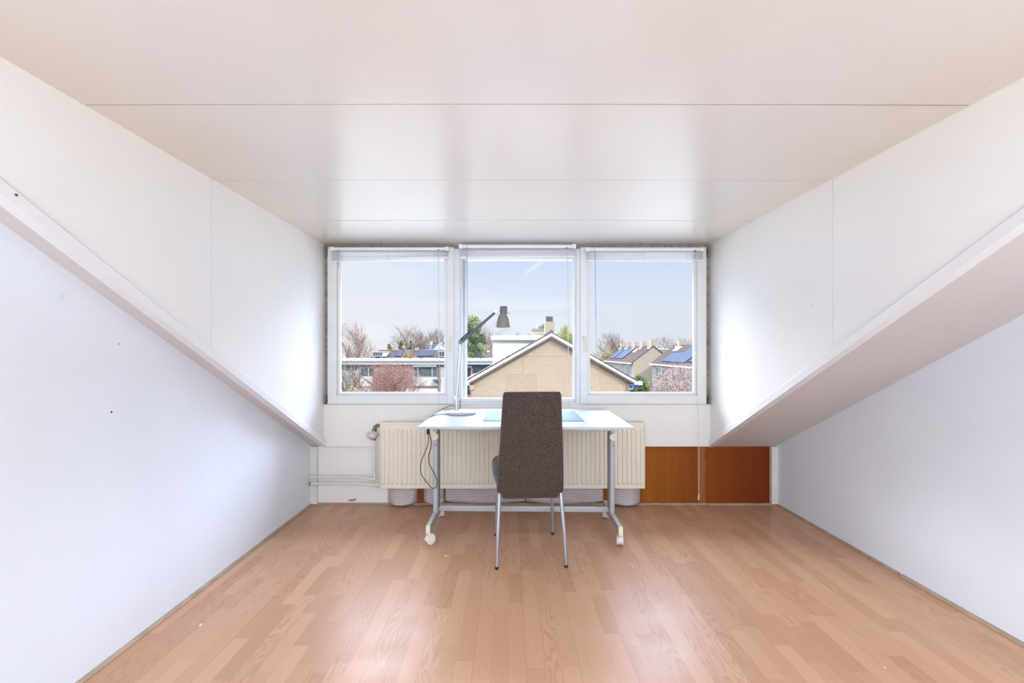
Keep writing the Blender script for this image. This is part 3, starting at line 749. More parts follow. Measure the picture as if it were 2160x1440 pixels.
mb.tube([j2+Vector((.008, 0, -.008)), j2+Vector((.008, 0, -.022)), j2+Vector((.018, 0, -.03)), j2+Vector((.027, 0, -.026))], .003, 8); lp_(mb, 'head_joint', CHROME, smooth=True)
hc = P(1062.3, 646, 3.03); kz = 3.03/F
mb = MB().lathe([(.010, 0), (.0235, 0), (.0245, -.002), (.0245, -.043), (.022, -.046)], (hc.x, hc.y, hc.z), 28); lp_(mb, 'lamp_cap', M('grey_lamp_cap', (.17, .17, .18), .45, var=.03), smooth=True)
# bell shade with wall thickness
prof = [(.0225, -.046), (.029, -.056), (.037, -.080), (.044, -.108), (.0485, -.130), (.0505, -.1385)]
full = prof+[(r_-.0018, z_) for r_, z_ in reversed(prof)]
mb = MB(); n_ = 36; vs_ = []
for r_, z_ in full:
    for k in range(n_): vs_.append((hc.x-.002+(-.004*(-z_-.046)/.09)+r_*math.cos(2*PI*k/n_), hc.y+r_*math.sin(2*PI*k/n_), hc.z+z_))
m_ = len(full); mb.add(vs_, [(i*n_+k, i*n_+(k+1) % n_, ((i+1) % m_)*n_+(k+1) % n_, ((i+1) % m_)*n_+k) for i in range(m_) for k in range(n_)])
lp_(mb, 'shade', SHADEM, smooth=True)
mb = MB().sphere((hc.x-.004, hc.y, hc.z-.105), .022, 10); lp_(mb, 'bulb', M('bulb_glass', (.75, .70, .62), .2, var=.02), smooth=True)
mb = MB(); cpt = Vector((hc.x+.034, hc.y, hc.z-.046)); mb.tube([cpt+Vector((.012*math.cos(a_/12*2*PI), .010*math.sin(a_/12*2*PI), 0)) for a_ in range(13)], .0018, 6); lp_(mb, 'grip_ring', CHROME, smooth=True)

def smoothpts(pts, n=6):
    pts = [Vector(p) for p in pts]; out_ = []
    for i in range(len(pts)-1):
        p0 = pts[max(i-1, 0)]; p1 = pts[i]; p2 = pts[i+1]; p3 = pts[min(i+2, len(pts)-1)]
        for k in range(n):
            t = k/n; out_.append(.5*((2*p1)+(-p0+p2)*t+(2*p0-5*p1+4*p2-p3)*t*t+(-p0+3*p1-3*p2+p3)*t**3))
    out_.append(pts[-1]); return out_
# cord of the lamp: over the left edge of the desk and down in a loop
zc = ZT+.003
cp = [P(969, 845, 3.06), P(970.5, 852, 3.06), Vector((-.335, 3.075, ZT+.035)), Vector((-.36, 3.085, ZT+.024)), Vector((-.41, 3.03, zc+.001)), Vector((-.46, 2.96, zc+.004)),
      Vector((-.500, 2.90, zc)), Vector((-.515, 2.87, .715)), Vector((-.517, 2.85, .69)), P(904, 905, 2.83)]
lc = tag(MB().tube(smoothpts(cp), .0024, 7).build('power_cord', BLACK, smooth=True), 'black lamp cord running over the left desk edge into a hanging loop', 'cord')
cp = [Vector((-.348, 3.06, ZT+.045)), Vector((-.40, 3.09, ZT+.05)), Vector((-.45, 3.05, ZT+.030)), Vector((-.49, 2.955, zc+.003)), Vector((-.502, 2.90, zc)), Vector((-.512, 2.88, .71))]
MB().tube(smoothpts(cp), .0022, 7).build('cord_strand', BLACK, lc, smooth=True)
pl = [(903.6, 904), (903, 910), (902.6, 916)]
MB().tube([P(*p, 2.83) for p in pl], [.008, .0105, .006], 10).build('plug', BLACK, lc, smooth=True)
lpp = [(903.8, 916), (902.8, 935), (896.7, 953), (888.5, 974), (887, 993), (892.5, 1007), (901.7, 1018), (908, 1026.5), (914, 1029.5), (919.5, 1026), (921.7, 1016), (918.5, 1003), (910.5, 988), (904.5, 975), (904.6, 960), (909.5, 943), (909.4, 930), (906.7, 916), (904.5, 908)]
MB().tube(smoothpts([P(*p, 2.83) for p in lpp], 5), .0024, 7).build('cord_loop', BLACK, lc, smooth=True)

# ================================================================= CHAIR
chair = thing('dining_chair', 'high-backed brown tweed chair with grey steel legs, seen from behind at the desk', 'chair', (.107, 2.62, 0), math.radians(3.1))
# backrest
secs = []
def bc(z):   # local y of the back centre by height
    u = (z-.345)/.59
    return -.135-.02*math.sin(u*PI)-.105*u**1.6
for z, hw, hd in ((.345, .146, .010), (.350, .153, .024), (.368, .1555, .031), (.3775, .158, .032), (.384, .179, .034), (.392, .1815, .034), (.415, .180, .034), (.50, .178, .033), (.60, .172, .031), (.70, .166, .029), (.80, .160, .027), (.88, .1555, .025), (.915, .154, .023), (.928, .1505, .019), (.934, .144, .011), (.9355, .135, .004)):
    secs.append(((0, bc(z), z), hw, hd))
MB().loft(secs, 40, 7).build('backrest', FABRIC, chair, smooth=True, sub=1)
secs = []
for z, hx, hy in ((.368, .14, .15), (.374, .165, .175), (.40, .182, .19), (.44, .196, .2), (.475, .203, .205), (.495, .200, .203), (.507, .180, .190), (.511, .150, .165)):
    secs.append(((-.004, .045, z), hx, hy))
MB().loft(secs, 36, 4.5).build('seat', fabric_mat('grey_tweed_seat', (.06, .055, .06), (.17, .165, .175)), chair, smooth=True, sub=1)
for sx in (-1, 1):
    for rear in (True, False):
        if rear: pts = [(sx*.184, -.215, .008), (sx*.178, -.19, .18), (sx*.1665, -.125, .40)]; rr = [.0078, .0105, .0128]
        else: pts = [(sx*.179, .225, .008), (sx*.172, .205, .2), (sx*.160, .17, .40)]; rr = [.008, .010, .012]
        lg = MB().tube(pts, rr, 16).build('leg', LEGM, chair, smooth=True)
        f0 = Vector(pts[0]); MB().tube([f0+Vector((0, 0, -.008)), f0+Vector((0, 0, .006))], rr[0]+.0015, 16).build('rubber_foot', BLACK, lg, smooth=True)
box('seat_frame', LEGM, -.155, .155, -.11, .18, .372, .392, chair)

# black cable tie end under stretcher
tag(MB().tube([P(1107, 1072, 3.0), P(1110, 1072, 3.0), P(1109, 1076, 3.0), P(1108.4, 1081, 3.0)], [.004, .008, .006, .004], 8).build('black_clip', BLACK), 'small black clip hanging from the desk stretcher', 'clip')

# small things
tag(MB().box(-.02, .0, -.0, .0015, -.03, .03, Matrix.Translation((XL+.001, P(127, 628, 1).y, 0))).build('tape_dummy', WHITE), 'x', 'x')
bpy.data.objects.remove(bpy.data.objects['tape_dummy'])
yt_ = F*1.482/(CX-127); zt_ = H-(628-CY)*yt_/F
R_ = Matrix.Translation((XL+.0012, yt_, zt_))
mb = MB(); mb.add([R_ @ Vector(v) for v in ((0, -.012, -.017), (0, -.004, -.019), (.003, .008, .010), (.004, .003, .017), (.001, -.004, -.017+.01), (.002, .016, .002), (.0, .008, .012), (0, .004, 0), (.004, .008, .018))],
    [(0, 1, 2, 3), (7, 5, 6), (0, 3, 7), (7, 2, 8)])
o_ = tag(mb.build('torn_tape', M('white_tape', (.90, .90, .88), .4)), 'scrap of torn white tape stuck on the left wall', 'tape')
md = o_.modifiers.new('s', 'SOLIDIFY'); md.thickness = .0008
for (x, y, sx, sy, lab, nm, mt_) in ((941, 1172, .010, .004, 'pale chip lying on the floor left of the chair', 'paint_chip', WHITE),
                       (423, 1318, .005, .011, 'white paper scrap on the floor near the left wall', 'paper_scrap', WHITE),
                       (1448.5, 1172, .004, .003, 'dark crumb on the floor right of the desk', 'crumb', BLACK),
                       (1866, 1408, .004, .004, 'white crumb on the floor near the right wall', 'crumb', WHITE),
                       (1582, 1253, .004, .003, 'small pale crumb on the right part of the floor', 'crumb', WHITE)):
    Yd = F*H/(y-CY); X_ = (x-CX)*Yd/F
    mb = MB(); n = 7; rr_ = random.Random(int(x))
    ring_ = [(X_+sx*math.cos(2*PI*k/n)*rr_.uniform(.6, 1.1), Yd+sy*math.sin(2*PI*k/n)*rr_.uniform(.6, 1.1)) for k in range(n)]
    mb.prism(ring_, 'Z', 0.0, .0015); tag(mb.build(nm, mt_), lab, 'debris')
for (x, y, r_, nm, lab, mt_) in ((235, 869, .0035, 'nail_hole', 'small dark nail hole in the left wall', BLACK), (251, 725, .004, 'wall_plug', 'small grey plug in the left wall below the sloping trim', GREYM),
                         (34, 411, .004, 'nail_hole', 'rusty nail hole in the sloping trim at the far left', WOODD)):
    Xw = XL if y > 500 else DL+.016
    Yd = F*Xw/(x-CX); zz = H-(y-CY)*Yd/F
    tag(MB().tube([(Xw-.0005, Yd, zz), (Xw+.0012, Yd, zz)], r_, 10).build(nm, mt_), lab, 'wall mark')
# filler smear at the foot of the low wall
mb = MB()
for (x, y, rx_, rz_) in ((737, 1055.5, .012, .005), (742, 1054.5, .016, .007), (748, 1053.5, .013, .008)):
    c = P(x, y, 3.418); mb.sphere((c.x, 3.419, c.z), 1, 8, (rx_, .0025, rz_))
tag(mb.build('dried_glue', M('ochre_glue', (.45, .30, .13), .6, var=.2, scale=80), smooth=True), 'ochre smear of dried glue at the foot of the low wall, left of the radiator', 'stain')

# body added for the upward fill light, unseen behind the viewer
cl2 = thing('added_uplighter', 'wide uplighter added as unseen fill behind the viewer', 'lamp', (.25, -1.25, 0))
box('fill_tray', WHITE, -.72, .72, -.37, .37, 1.05, 1.09, cl2); MB().tube([(0, 0, .02), (0, 0, 1.05)], .02, 12).build('pole', GREYM, cl2); MB().lathe([(.2, 0), (.2, .02)], (0, 0, 0), 24).build('base', GREYM, cl2)

#OUTSIDE
# ================================================================= OUTSIDE
GZ = -5.8
def hz(name, c, rough=.8, var=.1, **k): return M(name, c, rough, var=var, **{'spec': .12, **k})
GROUND = hz('pale_garden_ground', (.40, .40, .36), .9, .15, scale=.4)
S(box('ground', GROUND, -160, 160, 4.2, 260, GZ-.3, GZ), 'gardens and streets far below the windows')
EXW = hz('far_white_render', (.42, .42, .42), .8, .03)
EXW2 = hz('bright_white_render', (.66, .66, .66), .8, .02)
EXG = hz('pale_blue_grey_fascia', (.17, .20, .22), .7, .05)
EXD = hz('window_glass_dark', (.09, .11, .12), .35, .3, scale=1.5)
EXDB = hz('balcony_shade_dark', (.05, .045, .055), .7, .3, scale=3)
TURQ = hz('turquoise_paint', (.10, .26, .29), .6, .05)
ZINC = hz('zinc_grey', (.14, .15, .16), .6, .08)
BROWNP = hz('brown_pipe', (.16, .10, .08), .6, .08)
SOFF = hz('brown_soffit_and_shade', (.16, .115, .09), .9, .1)

# --- the yellow brick gable house
Yg = 24.0; kg = Yg/F
def gx(x): return (x-CX)*kg
def gz(y): return H-(y-CY)*kg
xr_, zr_ = gx(1162), gz(700); sl = .565
gh = thing('brick_gable_house', 'yellow brick house with a wide gable and white verge boards straight behind the desk', 'house', (xr_, Yg, GZ))
def gput(mb, nm, mt_, par=gh, **kw):
    T = Matrix.Translation(-Vector((xr_, Yg, GZ))); mb.v = [tuple(T @ Vector(v)) for v in mb.v]; return mb.build(nm, mt_, par, **kw)
hw = 4.15; zw = lambda dx: zr_-.30-sl*abs(dx)
mb = MB(); mb.prism([(xr_-hw, GZ), (xr_+hw, GZ), (xr_+hw, zw(hw)), (xr_, zw(0)), (xr_-hw, zw(hw))], 'Y', Yg, Yg+8.5); gput(mb, 'gable_wall', BRICK)
mb = MB(); e = 4.52
for s_ in (-1, 1):
    pl_ = [(xr_, zr_-.30), (xr_+s_*e, zr_-.30-sl*e), (xr_+s_*e, zr_-.12-sl*e), (xr_, zr_-.06)]
    mb.prism(pl_ if s_ > 0 else list(reversed(pl_)), 'Y', Yg-.30, Yg+8.8)
gput(mb, 'roof', SOFF)
mb = MB()
for s_ in (-1, 1):
    for i in range(16):   # tile courses with their steps
        a, b_ = e*i/16, e*(i+1)/16+.05
        za, zb = zr_-.06-sl*a, zr_-.06-sl*b_
        q = [(xr_+s_*a, za-.02), (xr_+s_*b_, zb-.01), (xr_+s_*b_, zb+.075), (xr_+s_*a, za+.05)]
        mb.prism(q if s_ > 0 else list(reversed(q)), 'Y', Yg-.26, Yg+8.8)
gput(mb, 'roof_tiles', TILE)
for s_ in (-1, 1):
    mb = MB(); q = [(xr_, zr_-.075), (xr_+s_*(e-.12), zr_-.075-sl*(e-.12)), (xr_+s_*(e-.12), zr_-.215-sl*(e-.12)), (xr_, zr_-.215)]
    mb.prism(list(reversed(q)) if s_ > 0 else q, 'Y', Yg-.34, Yg-.302); gput(mb, 'verge_board', EXW2)
    mb = MB(); q = [(xr_, zr_-.215), (xr_+s_*(e-.3), zr_-.215-sl*(e-.3)), (xr_+s_*(e-.3), zr_-.43-sl*(e-.3)), (xr_, zr_-.43)]
    mb.prism(list(reversed(q)) if s_ > 0 else q, 'Y', Yg-.10, Yg); gput(mb, 'soffit_shade_board', SOFF)  # brown boarding that also stands in for the shadow band under the verge
    xg_ = xr_+s_*4.50
    mb = MB(); mb.box(xg_-.20 if s_ > 0 else xg_-.20, xg_+.22, Yg-.42, Yg+8.8, gz(811), gz(803.5)); gput(mb, 'gutter', EXW, bevel=.01)
    mb = MB(); mb.box(xr_+s_*hw-.12, xr_+s_*hw+.12, Yg-.25, Yg+.1, gz(820), gz(811)); gput(mb, 'corbel', BRICK)
mb = MB(); mb.tube([(xr_, Yg-.30, zr_-.02), (xr_, Yg+8.8, zr_-.02)], .12, 14); gput(mb, 'ridge_tile', TILE, smooth=True)
mb = MB(); mb.box(P(1039, 0, 26.5).x, xr_+.3, 26.5, 31, zr_-4, P(0, 716, 26.5).z); dm = gput(mb, 'dormer', EXW2)
mb = MB(); mb.box(P(1036, 0, 26.3).x, xr_+.6, 26.3, 31.2, P(0, 717, 26.3).z, P(0, 707.5, 26.3).z); gput(mb, 'dormer_fascia', EXW2, bevel=.02)
mb = MB(); mb.box(P(1037, 0, 26.3).x, xr_+.6, 26.32, 31.2, P(0, 719, 26.3).z, P(0, 717, 26.3).z); gput(mb, 'dormer_shadow_strip', ZINC)
yc = 26.6; a0, a1 = P(1150, 678, yc), P(1169.5, 705, yc)
mb = MB(); mb.box(a0.x, a1.x, yc, yc+.6, zr_-.6, a0.z); ch = gput(mb, 'chimney', BRICK)
mb = MB(); mb.box(P(1152.5, 0, yc).x, P(1166.5, 0, yc).x, yc+.08, yc+.5, a0.z, P(0, 667, yc).z); gput(mb, 'chimney_cowl', EXD)
yc = 30.0
mb = MB(); mb.box(P(1124, 0, yc).x, P(1149.8, 0, yc).x, yc, yc+1.0, zr_-1.4, P(0, 696, yc).z); gput(mb, 'chimney', BRICK_FAR)
mb = MB(); mb.box(P(1121.5, 0, yc).x, P(1150, 0, yc).x, yc-.08, yc+1.1, P(0, 697, yc).z, P(0, 693, yc).z); gput(mb, 'chimney_slab', M('mossy_slab', (.2, .16, .09), .9, var=.2, scale=6))
for x_, h_ in ((1133, 686), (1138, 689), (1143, 687), (1147, 684)):
    p_ = P(x_, 693, yc+.4); mb = MB(); mb.tube([p_, P(x_, h_, yc+.4)], .07, 8); mb.tube([P(x_-1.6, h_, yc+.4), P(x_+1.6, h_, yc+.4)], .05, 6); gput(mb, 'vent_pipe', ZINC if x_ > 1135 else EXW, smooth=True)
mb = MB(); p_ = P(1120.5, 0, yc); mb.box(P(1111, 0, yc).x, P(1120, 0, yc).x, yc, yc+.3, P(0, 706, yc).z, P(0, 703, yc).z); gput(mb, 'vent_cap', EXG)
# blue tubs on the neighbour's side
BLUEP = hz('blue_plastic', (.02, .05, .2), .6, .08)
for x_ in (1330.5, 1341.5):
    p_ = P(x_, 818, 23.0)
    tag(MB().lathe([(.08, 0), (.10, .15), (.112, .16), (.10, .17)], p_, 16).build('plant_tub', BLUEP, smooth=True), 'blue plant tub hanging under the right gutter of the brick house, %s of the two' % ('left' if x_ < 1335 else 'right'), 'tub', 'blue tubs under the right gutter')
    

# --- flat roofed terrace behind
Yb = 45.0; kb = Yb/F
def bxp(x): return (x-CX)*kb
def bzp(y): return H-(y-CY)*kb
fl = thing('flat_roofed_terrace', 'flat-roofed red brick terrace with white panels and roof edge, left of the brick gable', 'house', (bxp(870), Yb, GZ))
def fput(mb, nm, mt_, par=fl, **kw):
    T = Matrix.Translation(-Vector((bxp(870), Yb, GZ))); mb.v = [tuple(T @ Vector(v)) for v in mb.v]; return mb.build(nm, mt_, par, **kw)
def fbox(nm, mt_, x0, x1, y0, y1, d=0, th=.06):   # pixels on the facade, d = how far it stands out
    mb = MB(); mb.box(bxp(x0), bxp(x1), Yb-d-th, Yb-d+.02, bzp(y1), bzp(y0)); return fput(mb, nm, mt_)
mb = MB(); mb.box(bxp(640), bxp(1160), Yb, Yb+9, GZ, bzp(758)); fput(mb, 'brick_wall', BRICK_RED)
mb = MB(); mb.box(bxp(640)-.4, bxp(1160)+.4, Yb-.55, Yb+9.3, bzp(761.2), bzp(757.5)); fput(mb, 'roof_edge', EXW)
mb = MB(); mb.box(bxp(640)-.35, bxp(1160)+.3, Yb-.50, Yb+9.2, bzp(766), bzp(761.2)); fput(mb, 'fascia', EXG)
mb = MB(); mb.box(bxp(640)-.35, bxp(1160)+.3, Yb-.53, Yb-.4, bzp(768), bzp(766)); fput(mb, 'gutter', EXW)
def fwindow(x0, x1, y0, y1, splits=(), mt_=EXD):
    f = fbox('window', EXW, x0, x1, y0, y1, .02)
    xs = [x0]+list(splits)+[x1]
    for a, b_ in zip(xs[:-1], xs[1:]):
        mb = MB(); mb.box(bxp(a+.9), bxp(b_-.9), Yb-.10, Yb-.06, bzp(y1-1), bzp(y0+1)); fput(mb, 'pane', mt_, f)
fbox('pale_panel', hz('pale_blue_panel', (.36, .42, .45), .8), 700, 757, 780, 800); fbox('white_panel', EXW, 700, 757, 800, 830)
fwindow(703, 755, 770, 782, (715, 728, 741))
fwindow(760, 790, 775, 794, (778,)); fbox('white_panel', EXW, 760, 788, 794, 814); fwindow(768, 788, 820, 840, (778,), EXG)
fbox('white_panel', EXW, 871, 924, 795, 813.5); fbox('brown_band', BROWNP, 872, 922, 814, 819); fbox('white_panel', EXW, 855, 924, 819, 845)
fwindow(873, 923, 773.5, 794, (882, 912)); fbox('awning', hz('grey_awning', (.25, .26, .27), .8), 872, 922, 768.5, 773, .35)
for i in range(17): fbox('awning_stripe', EXW, 872.5+i*3, 873.7+i*3, 768.6, 773, .42, .02)
fbox('white_panel', EXW, 929, 970, 795, 845); fwindow(929, 955, 773, 795, (941,), M('cream_blind', (.34, .33, .28)))
fbox('rain_pipe', BROWNP, 924.5, 927.5, 768, 845, .02, .12)
mb = MB(); p_ = P(921.5, 801, Yb-.4); mb.lathe([(.05, -.35), (.42, 0), (.42, .03), (.05, .05)], p_, 12); fput(mb, 'outdoor_lamp', ZINC, smooth=True)
fbox('cream_pier', M('salmon_pier', (.45, .36, .31), .9), 960, 979, 768, 845, .05, .1)
fbox('balcony_recess', EXDB, 979, 1036, 769, 796, .0, .05); fbox('door_frame', TURQ, 982, 985, 770, 796, .05); fbox('door_panel', hz('pale_turquoise', (.22, .34, .38)), 985, 995, 771, 775, .05)
fbox('door_post', EXW, 995, 996.3, 775, 796, .06); fbox('red_curtain', hz('red_cloth', (.25, .05, .06)), 992, 995, 783, 796, .05)
for i in range(9): fbox('balcony_baluster', TURQ, 977+i*2.1, 977.4+i*2.1, 794.5, 808, 1.0, .03)
fbox('balcony_rail', TURQ, 976, 996, 794.2, 795.2, 1.0, .05); fbox('lower_window', EXDB, 981, 992, 813, 832, .03); fbox('window_edge', TURQ, 979.5, 981, 812, 833, .05)
for x_ in (768, 805, 866, 888, 1014, 1034):
    mb = MB(); mb.tube([P(x_, 758, Yb+1), P(x_, 753.5, Yb+1)], .06, 6); fput(mb, 'roof_vent', EXDB if x_ in (866, 888, 1014) else EXW)

# --- tiled houses further back
def row(name, lab, Y, x0, x1, ye, yr, dep, wallm, roofm):
    o = thing(name, lab, 'house', (P((x0+x1)/2, 0, Y).x, Y, GZ)); k = Y/F
    T = Matrix.Translation(-Vector(o.location))
    def put_(mb, nm, mt_, par=o, **kw):
        mb.v = [tuple(T @ Vector(v)) for v in mb.v]; return mb.build(nm, mt_, par, **kw)
    ze, zr = H-(ye-CY)*k, H-(yr-CY)*(k*(Y+dep)/Y)
    X0, X1 = (x0-CX)*k, (x1-CX)*k
    put_(MB().box(X0+.2, X1-.2, Y+.2, Y+2*dep-.2, GZ, ze), 'wall', wallm)
    mb = MB(); mb.prism([(Y, ze), (Y+dep, zr), (Y+2*dep, ze), (Y+2*dep, ze-.2), (Y, ze-.2)], 'X', X0, X1); put_(mb, 'roof', roofm)
    def onroof(x, y):   # pixel -> point on the front slope
        s_ = (zr-ze)/dep   # z = ze + s_(yy-Y) ; z = H-(y-CY)*yy/F
        yy = (H-ze+s_*Y)/(s_+(y-CY)/F); return P(x, y, yy)
    def panel(quad, nm='solar_panel', mt_=SOLAR, up=.10):
        a = [onroof(*q) for q in quad]; n_ = (a[1]-a[0]).cross(a[2]-a[0]).normalized()
        if n_.z < 0: n_ = -n_
        mb = MB(); mb.add([p+n_*up for p in a]+[p+n_*.01 for p in a], [(0, 1, 2, 3), (7, 6, 5, 4), (0, 4, 5, 1), (1, 5, 6, 2), (2, 6, 7, 3), (3, 7, 4, 0)]); put_(mb, nm, mt_)
    def chim(x, w_, yt, mt_=EXW, dd=0):
        yy = Y+dep+dd; mb = MB(); mb.box(P(x-w_/2, 0, yy).x, P(x+w_/2, 0, yy).x, yy-.5, yy+.5, zr-1, P(0, yt, yy).z)
        c = put_(mb, 'chimney', mt_)
    return o, put_, onroof, panel, chim
o, rp, onr, pn, ch = row('tiled_terrace', 'plum-tiled terrace with solar panels and pale chimneys beyond the flat-roofed terrace', 70, 783, 1064, 756, 737.5, 4.5, BRICK_RED, TILE_P)
pn([(832, 752), (846, 752), (852, 739), (838, 739)]); pn([(852, 752), (868, 752), (874, 741), (857, 740)]); pn([(880.5, 752), (914, 751.5), (917, 739.5), (884, 739.5)])
for x_ in (788, 832, 879, 1017): ch(x_, 6.5, 732.5 if x_ < 1000 else 733, BRICK_FAR)
for (xa, xb, ya, yb) in ((784, 809, 741, 752), (923.5, 940, 740, 753)):
    Yd_ = 69.2; mb = MB(); mb.box(P(xa+1, 0, Yd_).x, P(xb-1, 0, Yd_).x, Yd_+.2, Yd_+4, P(0, yb, Yd_).z, P(0, ya, Yd_).z); d_ = rp(mb, 'dormer', EXW)
    mb = MB(); mb.box(P(xa, 0, Yd_).x, P(xb, 0, Yd_).x, Yd_, Yd_+4, P(0, ya+1.5, Yd_).z, P(0, ya, Yd_).z); rp(mb, 'dormer_roof', EXW, d_)
    n_ = 4 if xb-xa > 20 else 2
    for i in range(n_):
        a = xa+2.5+(xb-xa-5)*i/n_; b_ = xa+2.5+(xb-xa-5)*(i+1)/n_-1.2
        mb = MB(); mb.box(P(a, 0, Yd_).x, P(b_, 0, Yd_).x, Yd_+.14, Yd_+.22, P(0, yb-2, Yd_).z, P(0, ya+3, Yd_).z); rp(mb, 'pane', EXD, d_)
pn([(1026, 743), (1032, 743), (1032.5, 740.5), (1027, 740.5)], 'roof_window', EXW)
o, rp, onr, pn, ch = row('slate_house', 'far slate-roofed house with rows of solar panels and white chimneys', 96, 872, 938, 740, 726, 5, BRICK_RED, TILE)
pn([(873, 735.5), (905, 735.5), (905.5, 727.5), (874.5, 727.5)]); pn([(911, 735.5), (930, 735.5), (930.5, 727.5), (913, 727.5)])
for x_, t_ in ((871.5, 721), (909.5, 719.5), (930, 722)): ch(x_, 4, t_, EXW)
mb = MB(); Yp = 90; a, b_, c_ = P(911, 738, Yp), P(935, 738, Yp), P(923, 724, Yp)
mb.add([(a.x, Yp, a.z), (b_.x, Yp, b_.z), (b_.x, Yp+4, b_.z), (a.x, Yp+4, a.z), (c_.x, Yp+2, c_.z)], [(0, 1, 4), (1, 2, 4), (2, 3, 4), (3, 0, 4), (3, 2, 1, 0)]); rp(mb, 'hipped_roof', hz('pale_slate', (.18, .20, .22), .8))

# --- the two terraces on the right, running away from us
def side_row(name, lab, Xe, Y0, Y1, ze, half, zr, wx_list, panels, skylights, chims):
    o = thing(name, lab, 'house', (Xe+half, Y0, GZ)); T = Matrix.Translation(-Vector(o.location))
    def put_(mb, nm, mt_, par=o, **kw):
        mb.v = [tuple(T @ Vector(v)) for v in mb.v]; return mb.build(nm, mt_, par, **kw)
    mb = MB(); mb.prism([(Xe, GZ), (Xe+2*half, GZ), (Xe+2*half, ze-.05), (Xe+half, zr-.12), (Xe, ze-.05)], 'Y', Y0, Y0+.3); put_(mb, 'gable_wall', BRICK_FAR)
    put_(MB().box(Xe, Xe+2*half, Y0+.3, Y1, GZ, ze-.1), 'side_wall', BRICK_SHADE)
    s_ = (zr-ze)/half
    mb = MB(); mb.prism([(Xe-.3, ze-.3*s_), (Xe+half, zr), (Xe+2*half+.3, ze-.3*s_), (Xe+2*half+.3, ze-.3*s_-.12), (Xe+half, zr-.14), (Xe-.3, ze-.3*s_-.12)], 'Y', Y0-.12, Y1); put_(mb, 'roof', TILE_P)
    mb = MB(); mb.box(Xe-.48, Xe-.28, Y0-.2, Y1, ze-.3*s_-.22, ze-.3*s_-.02); put_(mb, 'gutter', EXW)
    def onp(u, yy, up): return Vector((Xe+half*u, yy, ze+(zr-ze)*u))+Vector((-s_, 0, 1)).normalized()*up
    for (u0, u1, ya, yb, nm, mt_) in panels:
        mb = MB(); a = [onp(u0, ya, .12), onp(u0, yb, .12), onp(u1, yb, .12), onp(u1, ya, .12)]; b_ = [onp(u0, ya, .02), onp(u0, yb, .02), onp(u1, yb, .02), onp(u1, ya, .02)]
        mb.add(a+b_, [(0, 1, 2, 3), (7, 6, 5, 4), (0, 4, 5, 1), (1, 5, 6, 2), (2, 6, 7, 3), (3, 7, 4, 0)]); put_(mb, nm, mt_)
    for (yy, w_, z0, z1) in wx_list:
        f = put_(MB().box(Xe-.08, Xe+.02, yy-w_, yy+w_, z0, z1), 'window', EXW)
        for a_, b_ in ((yy-w_+.12, yy-.06), (yy+.06, yy+w_-.12)): put_(MB().box(Xe-.12, Xe-.06, a_, b_, z0+.12, z1-.12), 'pane', EXD, f)
        put_(MB().box(Xe-.14, Xe+.02, yy-w_-.05, yy+w_+.05, z0-.12, z0), 'sill', EXDB, f)
    for yy in chims:
        if isinstance(yy, tuple): yy, mt_, h_ = yy
        else: mt_, h_ = BRICK_FAR, 1.1
        c = put_(MB().box(Xe+half-.4, Xe+half+.4, yy, yy+.8, zr-.6, zr+h_*.75), 'chimney', mt_)
        put_(MB().box(Xe+half-.7, Xe+half-.3, yy-.05, yy+.9, zr-.65, zr-.2), 'chimney_flashing', EXW, c)
    for yy in range(int(Y0)+7, int(Y1), 9): put_(MB().tube([(Xe-.12, yy, GZ), (Xe-.12, yy, ze-.35)], .07, 8), 'rain_pipe', EXW)
    return o, put_
def eav(x0): return None
BLUES = M('sky_blue_solar', (.030, .045, .082), .6, var=.08, spec=.02)
side_row('far_brick_terrace', 'dark-roofed terrace with cream gable end and a row of chimneys, right of the brick gable', 20.4, 75, 96, -.34, 3.35, 2.25,
    [(78, 1.0, -2.9, -1.0), (84, 1.0, -2.3, -.9), (89, .9, -2.3, -.9), (94, .9, -2.3, -.9)],
    [(.12, .80, 83.5, 89.5, 'solar_panel', BLUES), (.10, .75, 90.2, 93.5, 'solar_panel', BLUES), (.55, .78, 80.6, 82.2, 'roof_window', EXW)], None,
    [(75.1, BRICK_FAR, 1.35), 80, 85, 90, 95])
side_row('near_brick_terrace', 'nearer terrace on the far right with blue solar panels and a skylight in its roof', 22.3, 50, 71, -.34, 3.35, 2.25,
    [(68.3, .7, -2.6, -1.0), (65, .5, -2.0, -1.0), (61, 1.2, -2.6, -1.0), (55, 1.2, -2.6, -1.0)],
    [(.05, .52, 58, 66.8, 'solar_panel', BLUES), (.52, .86, 55, 62.5, 'solar_panel', BLUES), (.10, .5, 51, 57.4, 'solar_panel', BLUES), (.62, .88, 66.2, 68, 'roof_window', EXW)], None,
    [(67.6, BRICK_FAR, .9)])
# flat link roof between them
mb = MB(); a = P(1388, 736, 100); b_ = P(1420, 742, 100)
lk = thing('flat_annex', 'small blue-grey flat roof seen between the two terraces on the right', 'house', (a.x, 100, GZ))
put(MB().box(a.x, b_.x+2, 100, 106, GZ, a.z-.15), lk, 'wall', EXG); put(MB().box(a.x-.2, b_.x+2, 99.8, 106.2, a.z-.15, a.z+.1), lk, 'roof_edge', EXW)

